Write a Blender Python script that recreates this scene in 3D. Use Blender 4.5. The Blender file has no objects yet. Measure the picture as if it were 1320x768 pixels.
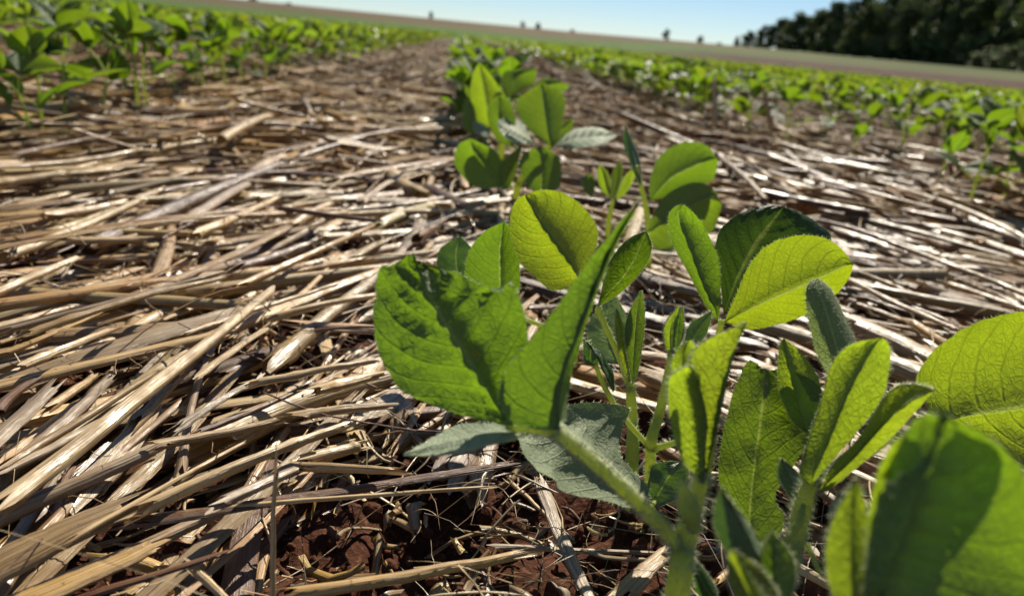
import bpy, math, random
import numpy as np
from mathutils import Vector, noise as mnoise

C = bpy.context.scene.collection
S = bpy.context.scene
rng = np.random.default_rng(11)
random.seed(5)
PI = math.pi

# ------------------------------------------------------------------ viewpoint geometry (metres, rows run along +y)
CAM_H, FPX = .14, 997.
_d = np.array([-60, -339, 997.]); _d /= np.linalg.norm(_d)
_n = np.array([.095, -1., 0.]); _n[2] = -(_n[0]*_d[0] + _n[1]*_d[1]) / _d[2]; _n /= np.linalg.norm(_n)
_x = np.cross(_d, _n)
MW = np.array([_x, _d, _n])                    # camera (right, down, forward) -> world
EYE = np.array([0, 0, CAM_H])

def P(px, py, Z):
    """point at distance Z along the viewing axis, seen at photo position px, py"""
    return EYE + MW @ np.array([(px-660)/FPX, (py-384)/FPX, 1.]) * Z
def G(px, py, z=0.):
    r = MW @ np.array([(px-660)/FPX, (py-384)/FPX, 1.])
    return EYE + r * ((z-CAM_H)/r[2])
def proj(p):
    c = (np.asarray(p) - EYE) @ MW
    return np.stack([660 + FPX*c[..., 0]/c[..., 2], 384 + FPX*c[..., 1]/c[..., 2], c[..., 2]], -1)

ROW_X, ROW_GAP = .065, .53

# ------------------------------------------------------------------ object helpers
def mesh_np(name, v, f, uv=None, tone=None, mats=(), midx=None, smooth=True):
    """v (n,3); f (m,k) or list of such arrays; uv per vertex; tone per vertex (3)"""
    fl = f if isinstance(f, list) else [f]
    fl = [np.asarray(a, dtype=np.int32) for a in fl if len(a)]
    loops = np.concatenate([a.ravel() for a in fl])
    tot = np.concatenate([np.full(len(a), a.shape[1], np.int32) for a in fl])
    start = np.concatenate([[0], np.cumsum(tot)[:-1]]).astype(np.int32)
    me = bpy.data.meshes.new(name)
    me.vertices.add(len(v)); me.vertices.foreach_set('co', np.asarray(v, np.float32).ravel())
    me.loops.add(len(loops)); me.loops.foreach_set('vertex_index', loops)
    me.polygons.add(len(tot)); me.polygons.foreach_set('loop_start', start)
    me.polygons.foreach_set('loop_total', tot)
    me.polygons.foreach_set('use_smooth', np.full(len(tot), smooth))
    if uv is not None:
        l = me.uv_layers.new(name='UVMap'); l.data.foreach_set('uv', np.asarray(uv, np.float32)[loops].ravel())
    if tone is not None:
        a = me.attributes.new('tone', 'FLOAT_COLOR', 'POINT')
        t4 = np.ones((len(v), 4), np.float32); t4[:, :3] = tone
        a.data.foreach_set('color', t4.ravel())
    for m in mats: me.materials.append(m)
    if midx is not None: me.polygons.foreach_set('material_index', np.asarray(midx, np.int32))
    me.update(calc_edges=True); me.validate()
    return me

def link(name, me, parent=None, loc=None):
    o = bpy.data.objects.new(name, me); C.objects.link(o)
    if parent is not None: o.parent = parent
    if loc is not None: o.location = loc
    return o
def tag(o, label=None, cat=None, group=None, kind=None):
    if label: o['label'] = label
    if cat: o['category'] = cat
    if group: o['group'] = group
    if kind: o['kind'] = kind
    return o
def thing(name, loc, label, cat, group=None):
    o = bpy.data.objects.new(name, None); C.objects.link(o); o.location = loc
    o.empty_display_size = .02
    return tag(o, label, cat, group)

# ------------------------------------------------------------------ materials
class NT:
    def __init__(s, name):
        s.m = bpy.data.materials.new(name); s.m.use_nodes = True
        s.t = s.m.node_tree; s.t.nodes.clear()
        s.out = s.t.nodes.new('ShaderNodeOutputMaterial')
    def n(s, typ, **kw):
        q = s.t.nodes.new('ShaderNode'+typ)
        for k, v in kw.items():
            if k.startswith('_'): setattr(q, k[1:], v)
        for k, v in kw.items():
            if not k.startswith('_'):
                key = int(k[1:]) if k[0] == 'i' and k[1:].isdigit() else k.replace('__', ' ')
                s.set(q.inputs[key], v)
        return q
    def set(s, inp, v):
        if isinstance(v, bpy.types.NodeSocket): s.t.links.new(v, inp)
        elif isinstance(v, bpy.types.Node): s.t.links.new(v.outputs[0], inp)
        else:
            if isinstance(v, tuple) and len(v) == 3 and inp.type == 'RGBA': v = (*v, 1)
            inp.default_value = v
    def math(s, op, a, b=0., c=0.):
        return s.n('Math', _operation=op, i0=a, i1=b, i2=c).outputs[0]
    def mix(s, f, a, b, mode='MIX'):
        q = s.n('Mix', _data_type='RGBA', _blend_type=mode)
        s.set(q.inputs[0], f); s.set(q.inputs[6], a); s.set(q.inputs[7], b)
        return q.outputs[2]
    def rng(s, v, a, b, c=0., d=1.):
        return s.n('MapRange', i0=v, i1=a, i2=b, i3=c, i4=d).outputs[0]

def leaf_mat(name, top, under, trans, tfac=.5, vein=1., rough=.42, sheen=.05, simple=False, midc=(.42, .54, .10)):
    t = NT(name)
    geo = t.n('NewGeometry')
    uv = t.n('UVMap'); sep = t.n('SeparateXYZ', i0=uv.outputs[0])
    u = sep.outputs[0]; v = t.math('ABSOLUTE', t.math('MULTIPLY_ADD', sep.outputs[1], 2., -1.))
    rnd = t.n('ObjectInfo').outputs['Random']
    obj = t.n('TexCoord').outputs['Object']
    if simple:
        att = t.n('Attribute', _attribute_name='tone').outputs['Color']
        mid = t.math('LESS_THAN', v, .07); side = 0.; vein_m = mid; ret = 0.
        bump_h = vein_m
    else:
        att = None
        # pinnate veins: curved lines running from the midrib to the margin
        sv = t.math('SUBTRACT', t.math('MULTIPLY', u, 8.), t.math('MULTIPLY', t.math('POWER', v, 1.35), 2.3))
        wob = t.n('TexNoise', Vector=obj, Scale=120., Detail=1.).outputs[0]
        sv = t.math('ADD', sv, t.math('MULTIPLY', wob, .35))
        fr = t.math('ABSOLUTE', t.math('SUBTRACT', t.math('FRACT', sv), .5))
        side = t.rng(fr, .5, .42, 1., 0.)
        side = t.rng(t.math('SUBTRACT', .5, fr), .0, .075, 1., 0.)
        mid = t.rng(v, .02, .06, 1., 0.)
        vein_m = t.math('MAXIMUM', side, mid)
        vo = t.n('TexVoronoi', Vector=obj, _feature='DISTANCE_TO_EDGE', Scale=520.).outputs['Distance']
        ret = t.rng(vo, 0., .12, 1., 0.)
        big = t.n('TexVoronoi', Vector=obj, _feature='DISTANCE_TO_EDGE', Scale=190.).outputs['Distance']
        ret = t.math('MAXIMUM', ret, t.math('MULTIPLY', t.rng(big, 0., .07, 1., 0.), 1.))
        n2 = t.n('TexNoise', Vector=obj, Scale=900., Detail=2.).outputs[0]
        bump_h = t.math('ADD', t.math('MULTIPLY', t.math('SUBTRACT', 1., vein_m), 1.),
                        t.math('ADD', t.math('MULTIPLY', ret, -.45), t.math('MULTIPLY', n2, .5)))
    blot = t.n('TexNoise', Vector=obj, Scale=55., Detail=3.).outputs[0]
    lt = tuple(min(1, c*1.9+.02) for c in top)
    ctop = t.mix(t.math('MULTIPLY', vein_m, .55*vein), t.mix(t.rng(blot, .35, .7), tuple(c*.8 for c in top), tuple(c*1.25 for c in top)), lt)
    cund = t.mix(t.math('MULTIPLY', vein_m, .35*vein), under, tuple(min(1, c*1.25) for c in under))
    if not simple:
        cund = t.mix(t.math('MULTIPLY', ret, .25), cund, tuple(c*.75 for c in under))
    col = t.mix(geo.outputs['Backfacing'], ctop, cund)
    ctr = t.mix(t.rng(blot, .3, .75), tuple(c*.85 for c in trans), tuple(c*1.12 for c in trans))
    ctr = t.mix(t.math('MULTIPLY', side, .55*vein), ctr, tuple(c*.45 for c in trans))
    ctr = t.mix(t.math('MULTIPLY', mid, .8), ctr, midc)
    if not simple:
        ctr = t.mix(t.math('MULTIPLY', ret, .42), ctr, tuple(c*.6 for c in trans))
    hs = t.n('HueSaturation', Hue=t.rng(rnd, 0., 1., .49, .512), Value=t.rng(rnd, 0., 1., .85, 1.15), Color=ctr)
    ctr = hs.outputs[0]
    if att is not None:
        col = t.mix(1., col, att, 'MULTIPLY'); ctr = t.mix(1., ctr, att, 'MULTIPLY')
    if not simple:
        sp = t.n('TexNoise', Vector=obj, Scale=170., Detail=1.).outputs[0]
        sp = t.rng(sp, .77, .81, 0., .5)
        col = t.mix(sp, col, (.20, .17, .05)); ctr = t.mix(sp, ctr, (.40, .34, .03))
    bump = t.n('Bump', Strength=.42 if not simple else .1, Distance=.0006, Height=bump_h)
    p = t.n('BsdfPrincipled', Base__Color=col, Roughness=rough, Normal=bump)
    p.inputs['Specular IOR Level'].default_value = .22
    p.inputs['Sheen Weight'].default_value = sheen
    p.inputs['Sheen Roughness'].default_value = .4
    tr = t.n('BsdfTranslucent', Color=ctr, Normal=bump)
    ms = t.n('MixShader', i0=tfac); t.set(ms.inputs[1], p.outputs[0]); t.set(ms.inputs[2], tr.outputs[0])
    t.set(t.out.inputs[0], ms.outputs[0])
    return t.m

def stem_mat(name, col, tr=(.3, .4, .08), f=.3, ):
    t = NT(name)
    obj = t.n('TexCoord').outputs['Object']
    nz = t.n('TexNoise', Vector=obj, Scale=300., Detail=3.).outputs[0]
    c = t.mix(t.rng(nz, .3, .7), tuple(q*.75 for q in col), tuple(q*1.2 for q in col))
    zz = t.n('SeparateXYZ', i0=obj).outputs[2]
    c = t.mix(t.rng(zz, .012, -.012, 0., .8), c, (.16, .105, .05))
    b = t.n('Bump', Strength=.3, Distance=.0004, Height=nz)
    p = t.n('BsdfPrincipled', Base__Color=c, Roughness=.5, Normal=b);     q = t.n('BsdfTranslucent', Color=tr)
    ms = t.n('MixShader', i0=f); t.set(ms.inputs[1], p.outputs[0]); t.set(ms.inputs[2], q.outputs[0])
    t.set(t.out.inputs[0], ms.outputs[0])
    return t.m

def straw_mat(name='dry_straw', r0=.24, r1=.55, spec=.62):
    t = NT(name)
    tone = t.n('Attribute', _attribute_name='tone').outputs['Color']
    uv = t.n('UVMap').outputs[0]
    def stretched(sx, sy, det=3.):
        m = t.n('Mapping', Vector=uv); m.inputs['Scale'].default_value = (sx, sy, 1)
        return t.n('TexNoise', Vector=m.outputs[0], Scale=1., Detail=det, Roughness=.6).outputs[0]
    fib = stretched(26., 2.); fine = stretched(70., 5., 2.); blot = stretched(2.2, 9., 4.)
    wv = t.math('ADD', t.math('MULTIPLY', fib, .65), t.math('MULTIPLY', fine, .35))
    c = t.mix(t.rng(wv, .36, .58), t.mix(1., tone, (.34, .27, .21), 'MULTIPLY'), tone)
    c = t.mix(t.rng(blot, .50, .74, 0., .75), c, t.mix(1., tone, (.50, .42, .36), 'MULTIPLY'))
    c = t.mix(t.rng(blot, .42, .25, 0., .5), c, t.mix(.5, tone, (.68, .56, .38)))
    spk = stretched(9., 60., 2.)
    c = t.mix(t.rng(spk, .66, .72, 0., .6), c, (.07, .045, .03))
    b = t.n('Bump', Strength=.9, Distance=.0009, Height=wv)
    p = t.n('BsdfPrincipled', Base__Color=c, Roughness=t.rng(blot, .38, .62, r0, r1), Normal=b)
    p.inputs['Specular IOR Level'].default_value = spec
    q = t.n('BsdfTranslucent', Color=c)
    ms = t.n('MixShader', i0=.13); t.set(ms.inputs[1], p.outputs[0]); t.set(ms.inputs[2], q.outputs[0])
    t.set(t.out.inputs[0], ms.outputs[0])
    return t.m

def hair_mat():
    t = NT('plant_hair')
    p = t.n('BsdfPrincipled', Base__Color=(.75, .78, .6), Roughness=.5)
    q = t.n('BsdfTranslucent', Color=(.75, .78, .5))
    ms = t.n('MixShader', i0=.55); t.set(ms.inputs[1], p.outputs[0]); t.set(ms.inputs[2], q.outputs[0])
    t.set(t.out.inputs[0], ms.outputs[0]); return t.m

def soil_mat():
    t = NT('red_soil')
    obj = t.n('TexCoord').outputs['Object']
    a = t.n('TexNoise', Vector=obj, Scale=90., Detail=6., Roughness=.7).outputs[0]
    b = t.n('TexNoise', Vector=obj, Scale=400., Detail=3.).outputs[0]
    c = t.mix(t.rng(a, .3, .72), (.035, .015, .010), (.16, .066, .038))
    c = t.mix(t.rng(b, .55, .75), c, (.17, .085, .055))
    bp = t.n('Bump', Strength=.9, Distance=.003, Height=t.math('ADD', a, t.math('MULTIPLY', b, .4)))
    p = t.n('BsdfPrincipled', Base__Color=c, Roughness=.9, Normal=bp)
    p.inputs['Specular IOR Level'].default_value = .05
    t.set(t.out.inputs[0], p.outputs[0]); return t.m

def ground_mat():
    """field sheet: red soil close by, straw-covered soil further out, crop green, a bare earth bank and stubble on the far slope"""
    t = NT('field_ground')
    pos = t.n('NewGeometry').outputs['Position']
    sp = t.n('SeparateXYZ', i0=pos)
    X, Y = sp.outputs[0], sp.outputs[1]
    r = t.math('SQRT', t.math('ADD', t.math('MULTIPLY', X, X), t.math('MULTIPLY', Y, Y)))
    a = t.n('TexNoise', Vector=pos, Scale=90., Detail=6., Roughness=.7).outputs[0]
    b = t.n('TexNoise', Vector=pos, Scale=400., Detail=3.).outputs[0]
    soil = t.mix(t.rng(a, .3, .72), (.028, .012, .008), (.11, .044, .025))
    soil = t.mix(t.rng(b, .55, .75), soil, (.16, .08, .05))
    m = t.n('Mapping', Vector=pos); m.inputs['Scale'].default_value = (26., 14., 1.); m.inputs['Rotation'].default_value = (0, 0, .6)
    s1 = t.n('TexNoise', Vector=m.outputs[0], Scale=1., Detail=5., Roughness=.75).outputs[0]
    straw = t.mix(t.rng(s1, .35, .65), (.06, .035, .024), (.30, .215, .145))
    c = t.mix(t.rng(r, .9, 2.2), soil, straw)
    g1 = t.n('TexNoise', Vector=pos, Scale=1.1, Detail=5., Roughness=.7).outputs[0]
    crop = t.mix(t.rng(g1, .35, .65), (.045, .085, .018), (.095, .165, .028))
    crop = t.mix(t.rng(g1, .62, .74, 0., .4), crop, (.22, .15, .09))
    c = t.mix(t.rng(r, 16., 30.), c, crop)
    g2 = t.n('TexNoise', Vector=pos, Scale=.09, Detail=6., Roughness=.7).outputs[0]
    stub = t.mix(t.rng(g2, .3, .7), (.085, .062, .036), (.155, .112, .068))
    side = t.math('DIVIDE', X, t.math('MAXIMUM', Y, .01))
    wob = t.math('MULTIPLY_ADD', g2, 24., -12.)
    rw = t.math('ADD', r, wob)
    c = t.mix(t.rng(rw, 62., 84.), c, stub)
    mid = t.mix(t.rng(g2, .35, .65), (.055, .075, .020), (.105, .112, .040))
    rs = t.rng(side, .26, .40)
    c = t.mix(t.math('MULTIPLY', rs, t.rng(r, 40., 46.)), c, mid)
    bank = t.math('MULTIPLY', t.math('MULTIPLY', t.rng(r, 20., 23.), t.rng(r, 36., 31.)), t.rng(side, .16, .34))
    g3 = t.n('TexNoise', Vector=pos, Scale=2.5, Detail=5., Roughness=.7).outputs[0]
    c = t.mix(bank, c, t.mix(t.rng(g3, .3, .7), (.045, .026, .018), (.10, .058, .040)))
    bp = t.n('Bump', Strength=.8, Distance=.003, Height=t.math('ADD', a, t.math('MULTIPLY', b, .4)))
    p = t.n('BsdfPrincipled', Base__Color=c, Roughness=.9, Normal=bp)
    p.inputs['Specular IOR Level'].default_value = .05
    t.set(t.out.inputs[0], p.outputs[0]); return t.m

def bark_mat():
    t = NT('bark')
    obj = t.n('TexCoord').outputs['Object']
    a = t.n('TexNoise', Vector=obj, Scale=3., Detail=5.).outputs[0]
    p = t.n('BsdfPrincipled', Base__Color=t.mix(a, (.05, .035, .025), (.14, .11, .08)), Roughness=.9)
    t.set(t.out.inputs[0], p.outputs[0]); return t.m
def foliage_mat():
    t = NT('tree_foliage')
    tone = t.n('Attribute', _attribute_name='tone').outputs['Color']
    p = t.n('BsdfPrincipled', Base__Color=t.mix(1., (.115, .150, .065), tone, 'MULTIPLY'), Roughness=.6)
    p.inputs['Specular IOR Level'].default_value = .2
    q = t.n('BsdfTranslucent', Color=t.mix(1., (.07, .10, .02), tone, 'MULTIPLY'))
    ms = t.n('MixShader', i0=.3); t.set(ms.inputs[1], p.outputs[0]); t.set(ms.inputs[2], q.outputs[0])
    t.set(t.out.inputs[0], ms.outputs[0]); return t.m

M_LEAF = leaf_mat('soybean_leaf', (.044, .095, .017), (.17, .23, .10), (.205, .335, .006), .50, rough=.5)
M_BRIGHT = leaf_mat('bright_leaf', (.044, .095, .017), (.17, .23, .10), (.38, .53, .008), .55, rough=.5)
M_ROUND = leaf_mat('round_leaf', (.044, .095, .017), (.17, .23, .10), (.38, .53, .008), .55, rough=.5, midc=(.14, .24, .01))
M_YOUNG = leaf_mat('young_leaf', (.060, .115, .018), (.17, .22, .08), (.40, .54, .016), .55, sheen=.1)
M_PALE = leaf_mat('pale_leaf_underside', (.215, .265, .165), (.24, .29, .17), (.22, .33, .07), .33, rough=.6, sheen=.15)
M_SILVER = leaf_mat('silvery_leaf_underside', (.34, .40, .25), (.36, .42, .27), (.24, .34, .09), .3, rough=.6, sheen=.2)  # waxy sheen of pale undersides painted in as a lighter base colour
M_FUZZ = leaf_mat('fuzzy_leaf', (.20, .26, .12), (.25, .31, .16), (.30, .40, .10), .45, rough=.6, sheen=.1)
M_DARK = leaf_mat('dark_leaf', (.028, .062, .020), (.16, .22, .12), (.10, .20, .01), .3, vein=.8)
M_FAR = leaf_mat('row_leaf', (.045, .10, .018), (.18, .24, .12), (.26, .38, .012), .48, simple=True)
M_STEM = stem_mat('green_stem', (.38, .45, .12), tr=(.70, .78, .18), f=.5)
M_HAIR = hair_mat()
M_STRAW = straw_mat()
M_CHAFF = straw_mat('weathered_straw', .48, .8, .2)
M_SOIL = soil_mat()
M_GROUND = ground_mat()
M_BARK = bark_mat()
M_FOL = foliage_mat()

# ------------------------------------------------------------------ noise
def vnoise(p, seed=0):
    """cheap smooth value noise, p (n,3) -> (n,) in -1..1"""
    p = np.asarray(p, float); i = np.floor(p).astype(np.int64); f = p - i; f = f*f*(3-2*f)
    out = 0
    for dx in (0, 1):
        for dy in (0, 1):
            for dz in (0, 1):
                h = ((i[:, 0]+dx)*73856093) ^ ((i[:, 1]+dy)*19349663) ^ ((i[:, 2]+dz)*83492791) ^ (seed*2654435)
                h = (h ^ (h >> 13)) * 1274126177 & 0x7fffffff
                h = ((h ^ (h >> 16)) % 65536)/32767.5 - 1
                w = (f[:, 0] if dx else 1-f[:, 0])*(f[:, 1] if dy else 1-f[:, 1])*(f[:, 2] if dz else 1-f[:, 2])
                out = out + w*h
    return out
def sstep(a, b, x):
    t = np.clip((x-a)/(b-a), 0, 1); return t*t*(3-2*t)

# ------------------------------------------------------------------ ground sheet
def terrain(x, y):
    r = np.hypot(x, y)
    az = np.arctan2(x, np.maximum(y, 1e-3))
    bank = .36*sstep(22, 31, r)*sstep(.10, .30, az)*(y > 0)
    far = 1.45*sstep(40, 112, r) + 3.3*sstep(105, 330, r)
    return bank + far - 6*sstep(370, 800, r)

def build_ground():
    rad = np.concatenate([np.arange(.02, .9, .006), np.geomspace(.9, 1600, 190)])
    ang = np.concatenate([np.radians(np.linspace(-48, 48, 330)), np.radians(np.linspace(50, 310, 80))])   # from +y, clockwise
    R, A = np.meshgrid(rad, ang, indexing='ij')
    x = R*np.sin(A); y = R*np.cos(A); n = x.size
    p = np.stack([x.ravel(), y.ravel(), np.zeros(n)], 1)
    z = terrain(p[:, 0], p[:, 1])
    near = np.exp(-np.hypot(p[:, 0], p[:, 1])/2.)
    z += -.021 + near*(.0055*vnoise(p*38, 1) + .004*vnoise(p*95, 2) + .0025*vnoise(p*230, 3))
    z -= .012*near*np.exp(-((p[:, 0]-.03)/.06)**2)*sstep(.45, .2, p[:, 1])
    p[:, 2] = z
    p = np.vstack([p, [[0, 0, -.03]]])
    a, b = len(rad), len(ang)
    i, j = np.meshgrid(np.arange(a-1), np.arange(b), indexing='ij'); j2 = (j+1) % b
    f = np.stack([i*b+j, i*b+j2, (i+1)*b+j2, (i+1)*b+j], -1).reshape(-1, 4)[:, ::-1]
    cap = np.stack([np.full(b, n), (np.arange(b)+1) % b, np.arange(b)], 1)[:, ::-1]
    o = link('ground', mesh_np('ground', p, [f, cap], mats=[M_GROUND]))
    tag(o, kind='structure'); return o
build_ground()

# ------------------------------------------------------------------ straw
TONES = {'pale': (.66, .475, .235), 'gold': (.55, .345, .115), 'grey': (.41, .305, .19), 'tan': (.50, .335, .15), 'brown': (.21, .10, .044)}
def tube_batch(A, B, rad, tone, flat=None, bend=None, S_=8, K=7, arc=None, node=None, rag=.006, seed=1, mid=None):
    """many stalks at once; A, B ends (n,3). Returns v, f, uv, tone"""
    r_ = np.random.default_rng(seed)
    n = len(A); A = np.asarray(A, float); B = np.asarray(B, float); rad = np.asarray(rad, float)
    flat = np.full(n, .8) if flat is None else np.asarray(flat, float)
    bend = r_.normal(0, .028, (n, 2))*np.array([1, .5]) if bend is None else np.asarray(bend, float)
    arc = np.full(n, 1.) if arc is None else np.asarray(arc, float)
    L = np.linalg.norm(B-A, axis=1); ax = (B-A)/L[:, None]
    up = np.tile([0, 0, 1.], (n, 1)); up[np.abs(ax[:, 2]) > .9] = [0, 1, 0]
    side = np.cross(ax, up); side /= np.linalg.norm(side, axis=1)[:, None]
    up = np.cross(side, ax)
    roll = r_.uniform(-.5, .5, n)
    sd = side*np.cos(roll)[:, None] + up*np.sin(roll)[:, None]; up = np.cross(sd, ax); side = sd
    t = np.linspace(0, 1, K)
    cen = A[:, None] + (B-A)[:, None]*t[None, :, None]
    if mid is not None:
        cen = (1-t)[None, :, None]**2*A[:, None] + (2*t*(1-t))[None, :, None]*np.asarray(mid)[:, None] + (t**2)[None, :, None]*B[:, None]
    bow = 4*t*(1-t)
    cen = cen + (bend[:, 0]*L)[:, None, None]*bow[None, :, None]*side[:, None] + (bend[:, 1]*L)[:, None, None]*bow[None, :, None]*np.array([0, 0, 1.])
    # kinks
    kk = r_.normal(0, .012 if K < 9 else .004, (n, K, 1))*np.minimum(L, .08)[:, None, None]; kk[:, 0] = kk[:, -1] = 0
    if K >= 9: kk = (np.roll(kk, 1, 1) + kk + np.roll(kk, -1, 1))/2; kk[:, 0] = kk[:, -1] = 0
    cen = cen + kk*side[:, None]
    rr = rad[:, None]*(1 - .28*t[None])*(1 + r_.normal(0, .03, (n, K)))
    if node is None: node = r_.random(n) < .35
    kn = r_.integers(1, max(2, K-1), n)
    rr[np.arange(n)[node], kn[node]] *= 1.28
    th = np.linspace(0, 1, S_+1)[None]*2*PI*arc[:, None] - PI/2 - (arc-1)[:, None]*PI
    rip = 1 + r_.normal(0, .05, (n, S_+1)); rip[:, -1] = np.where(arc > .98, rip[:, 0], rip[:, -1])
    off = (np.cos(th)*rip)[:, None, :, None]*side[:, None, None] + (np.sin(th)*rip*flat[:, None])[:, None, :, None]*up[:, None, None]
    V = cen[:, :, None] + rr[:, :, None, None]*off
    jag = r_.uniform(-1, 1, (n, 2, S_+1))*(rag + .9*rad)[:, None, None]
    jag[:, :, -1] = np.where((arc > .98)[:, None], jag[:, :, 0], jag[:, :, -1])
    V[:, 0] += jag[:, 0, :, None]*ax[:, None]; V[:, -1] += jag[:, 1, :, None]*ax[:, None]
    uo = r_.random(n)*50
    U = (np.linspace(0, 1, S_+1)[None, None]*(rad/.003)[:, None, None]*.5 + uo[:, None, None])*np.ones((1, K, 1))
    W = (t[None]*L[:, None])[:, :, None]*9 + (uo*3)[:, None, None] + np.zeros((1, 1, S_+1))
    uv = np.stack([U, W], -1)
    T = np.repeat(np.asarray(tone)[:, None], K*(S_+1), axis=1)
    base = (np.arange(n)*K*(S_+1))[:, None, None]
    k, s = np.meshgrid(np.arange(K-1), np.arange(S_), indexing='ij')
    q = np.stack([k*(S_+1)+s, k*(S_+1)+s+1, (k+1)*(S_+1)+s+1, (k+1)*(S_+1)+s], -1)
    f = (base[..., None] + q[None]).reshape(-1, 4)
    return V.reshape(-1, 3), f, uv.reshape(-1, 2), T.reshape(-1, 3)

def merge(parts):
    v, f, uv, t = [], [], [], []; o = 0
    for a in parts:
        v.append(a[0]); f.append(a[1]+o); uv.append(a[2]); t.append(a[3]); o += len(a[0])
    return np.vstack(v), np.vstack(f), np.vstack(uv), np.vstack(t)

def pick_tone(r_, n, w=(.38, .18, .14, .22, .08)):
    ks = list(TONES); i = r_.choice(len(ks), n, p=w)
    c = np.array([TONES[k] for k in ks])[i]*r_.uniform(.72, 1.15, (n, 1))*r_.normal(1, .03, (n, 3))
    return np.clip(c, 0, .8), i

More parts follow.
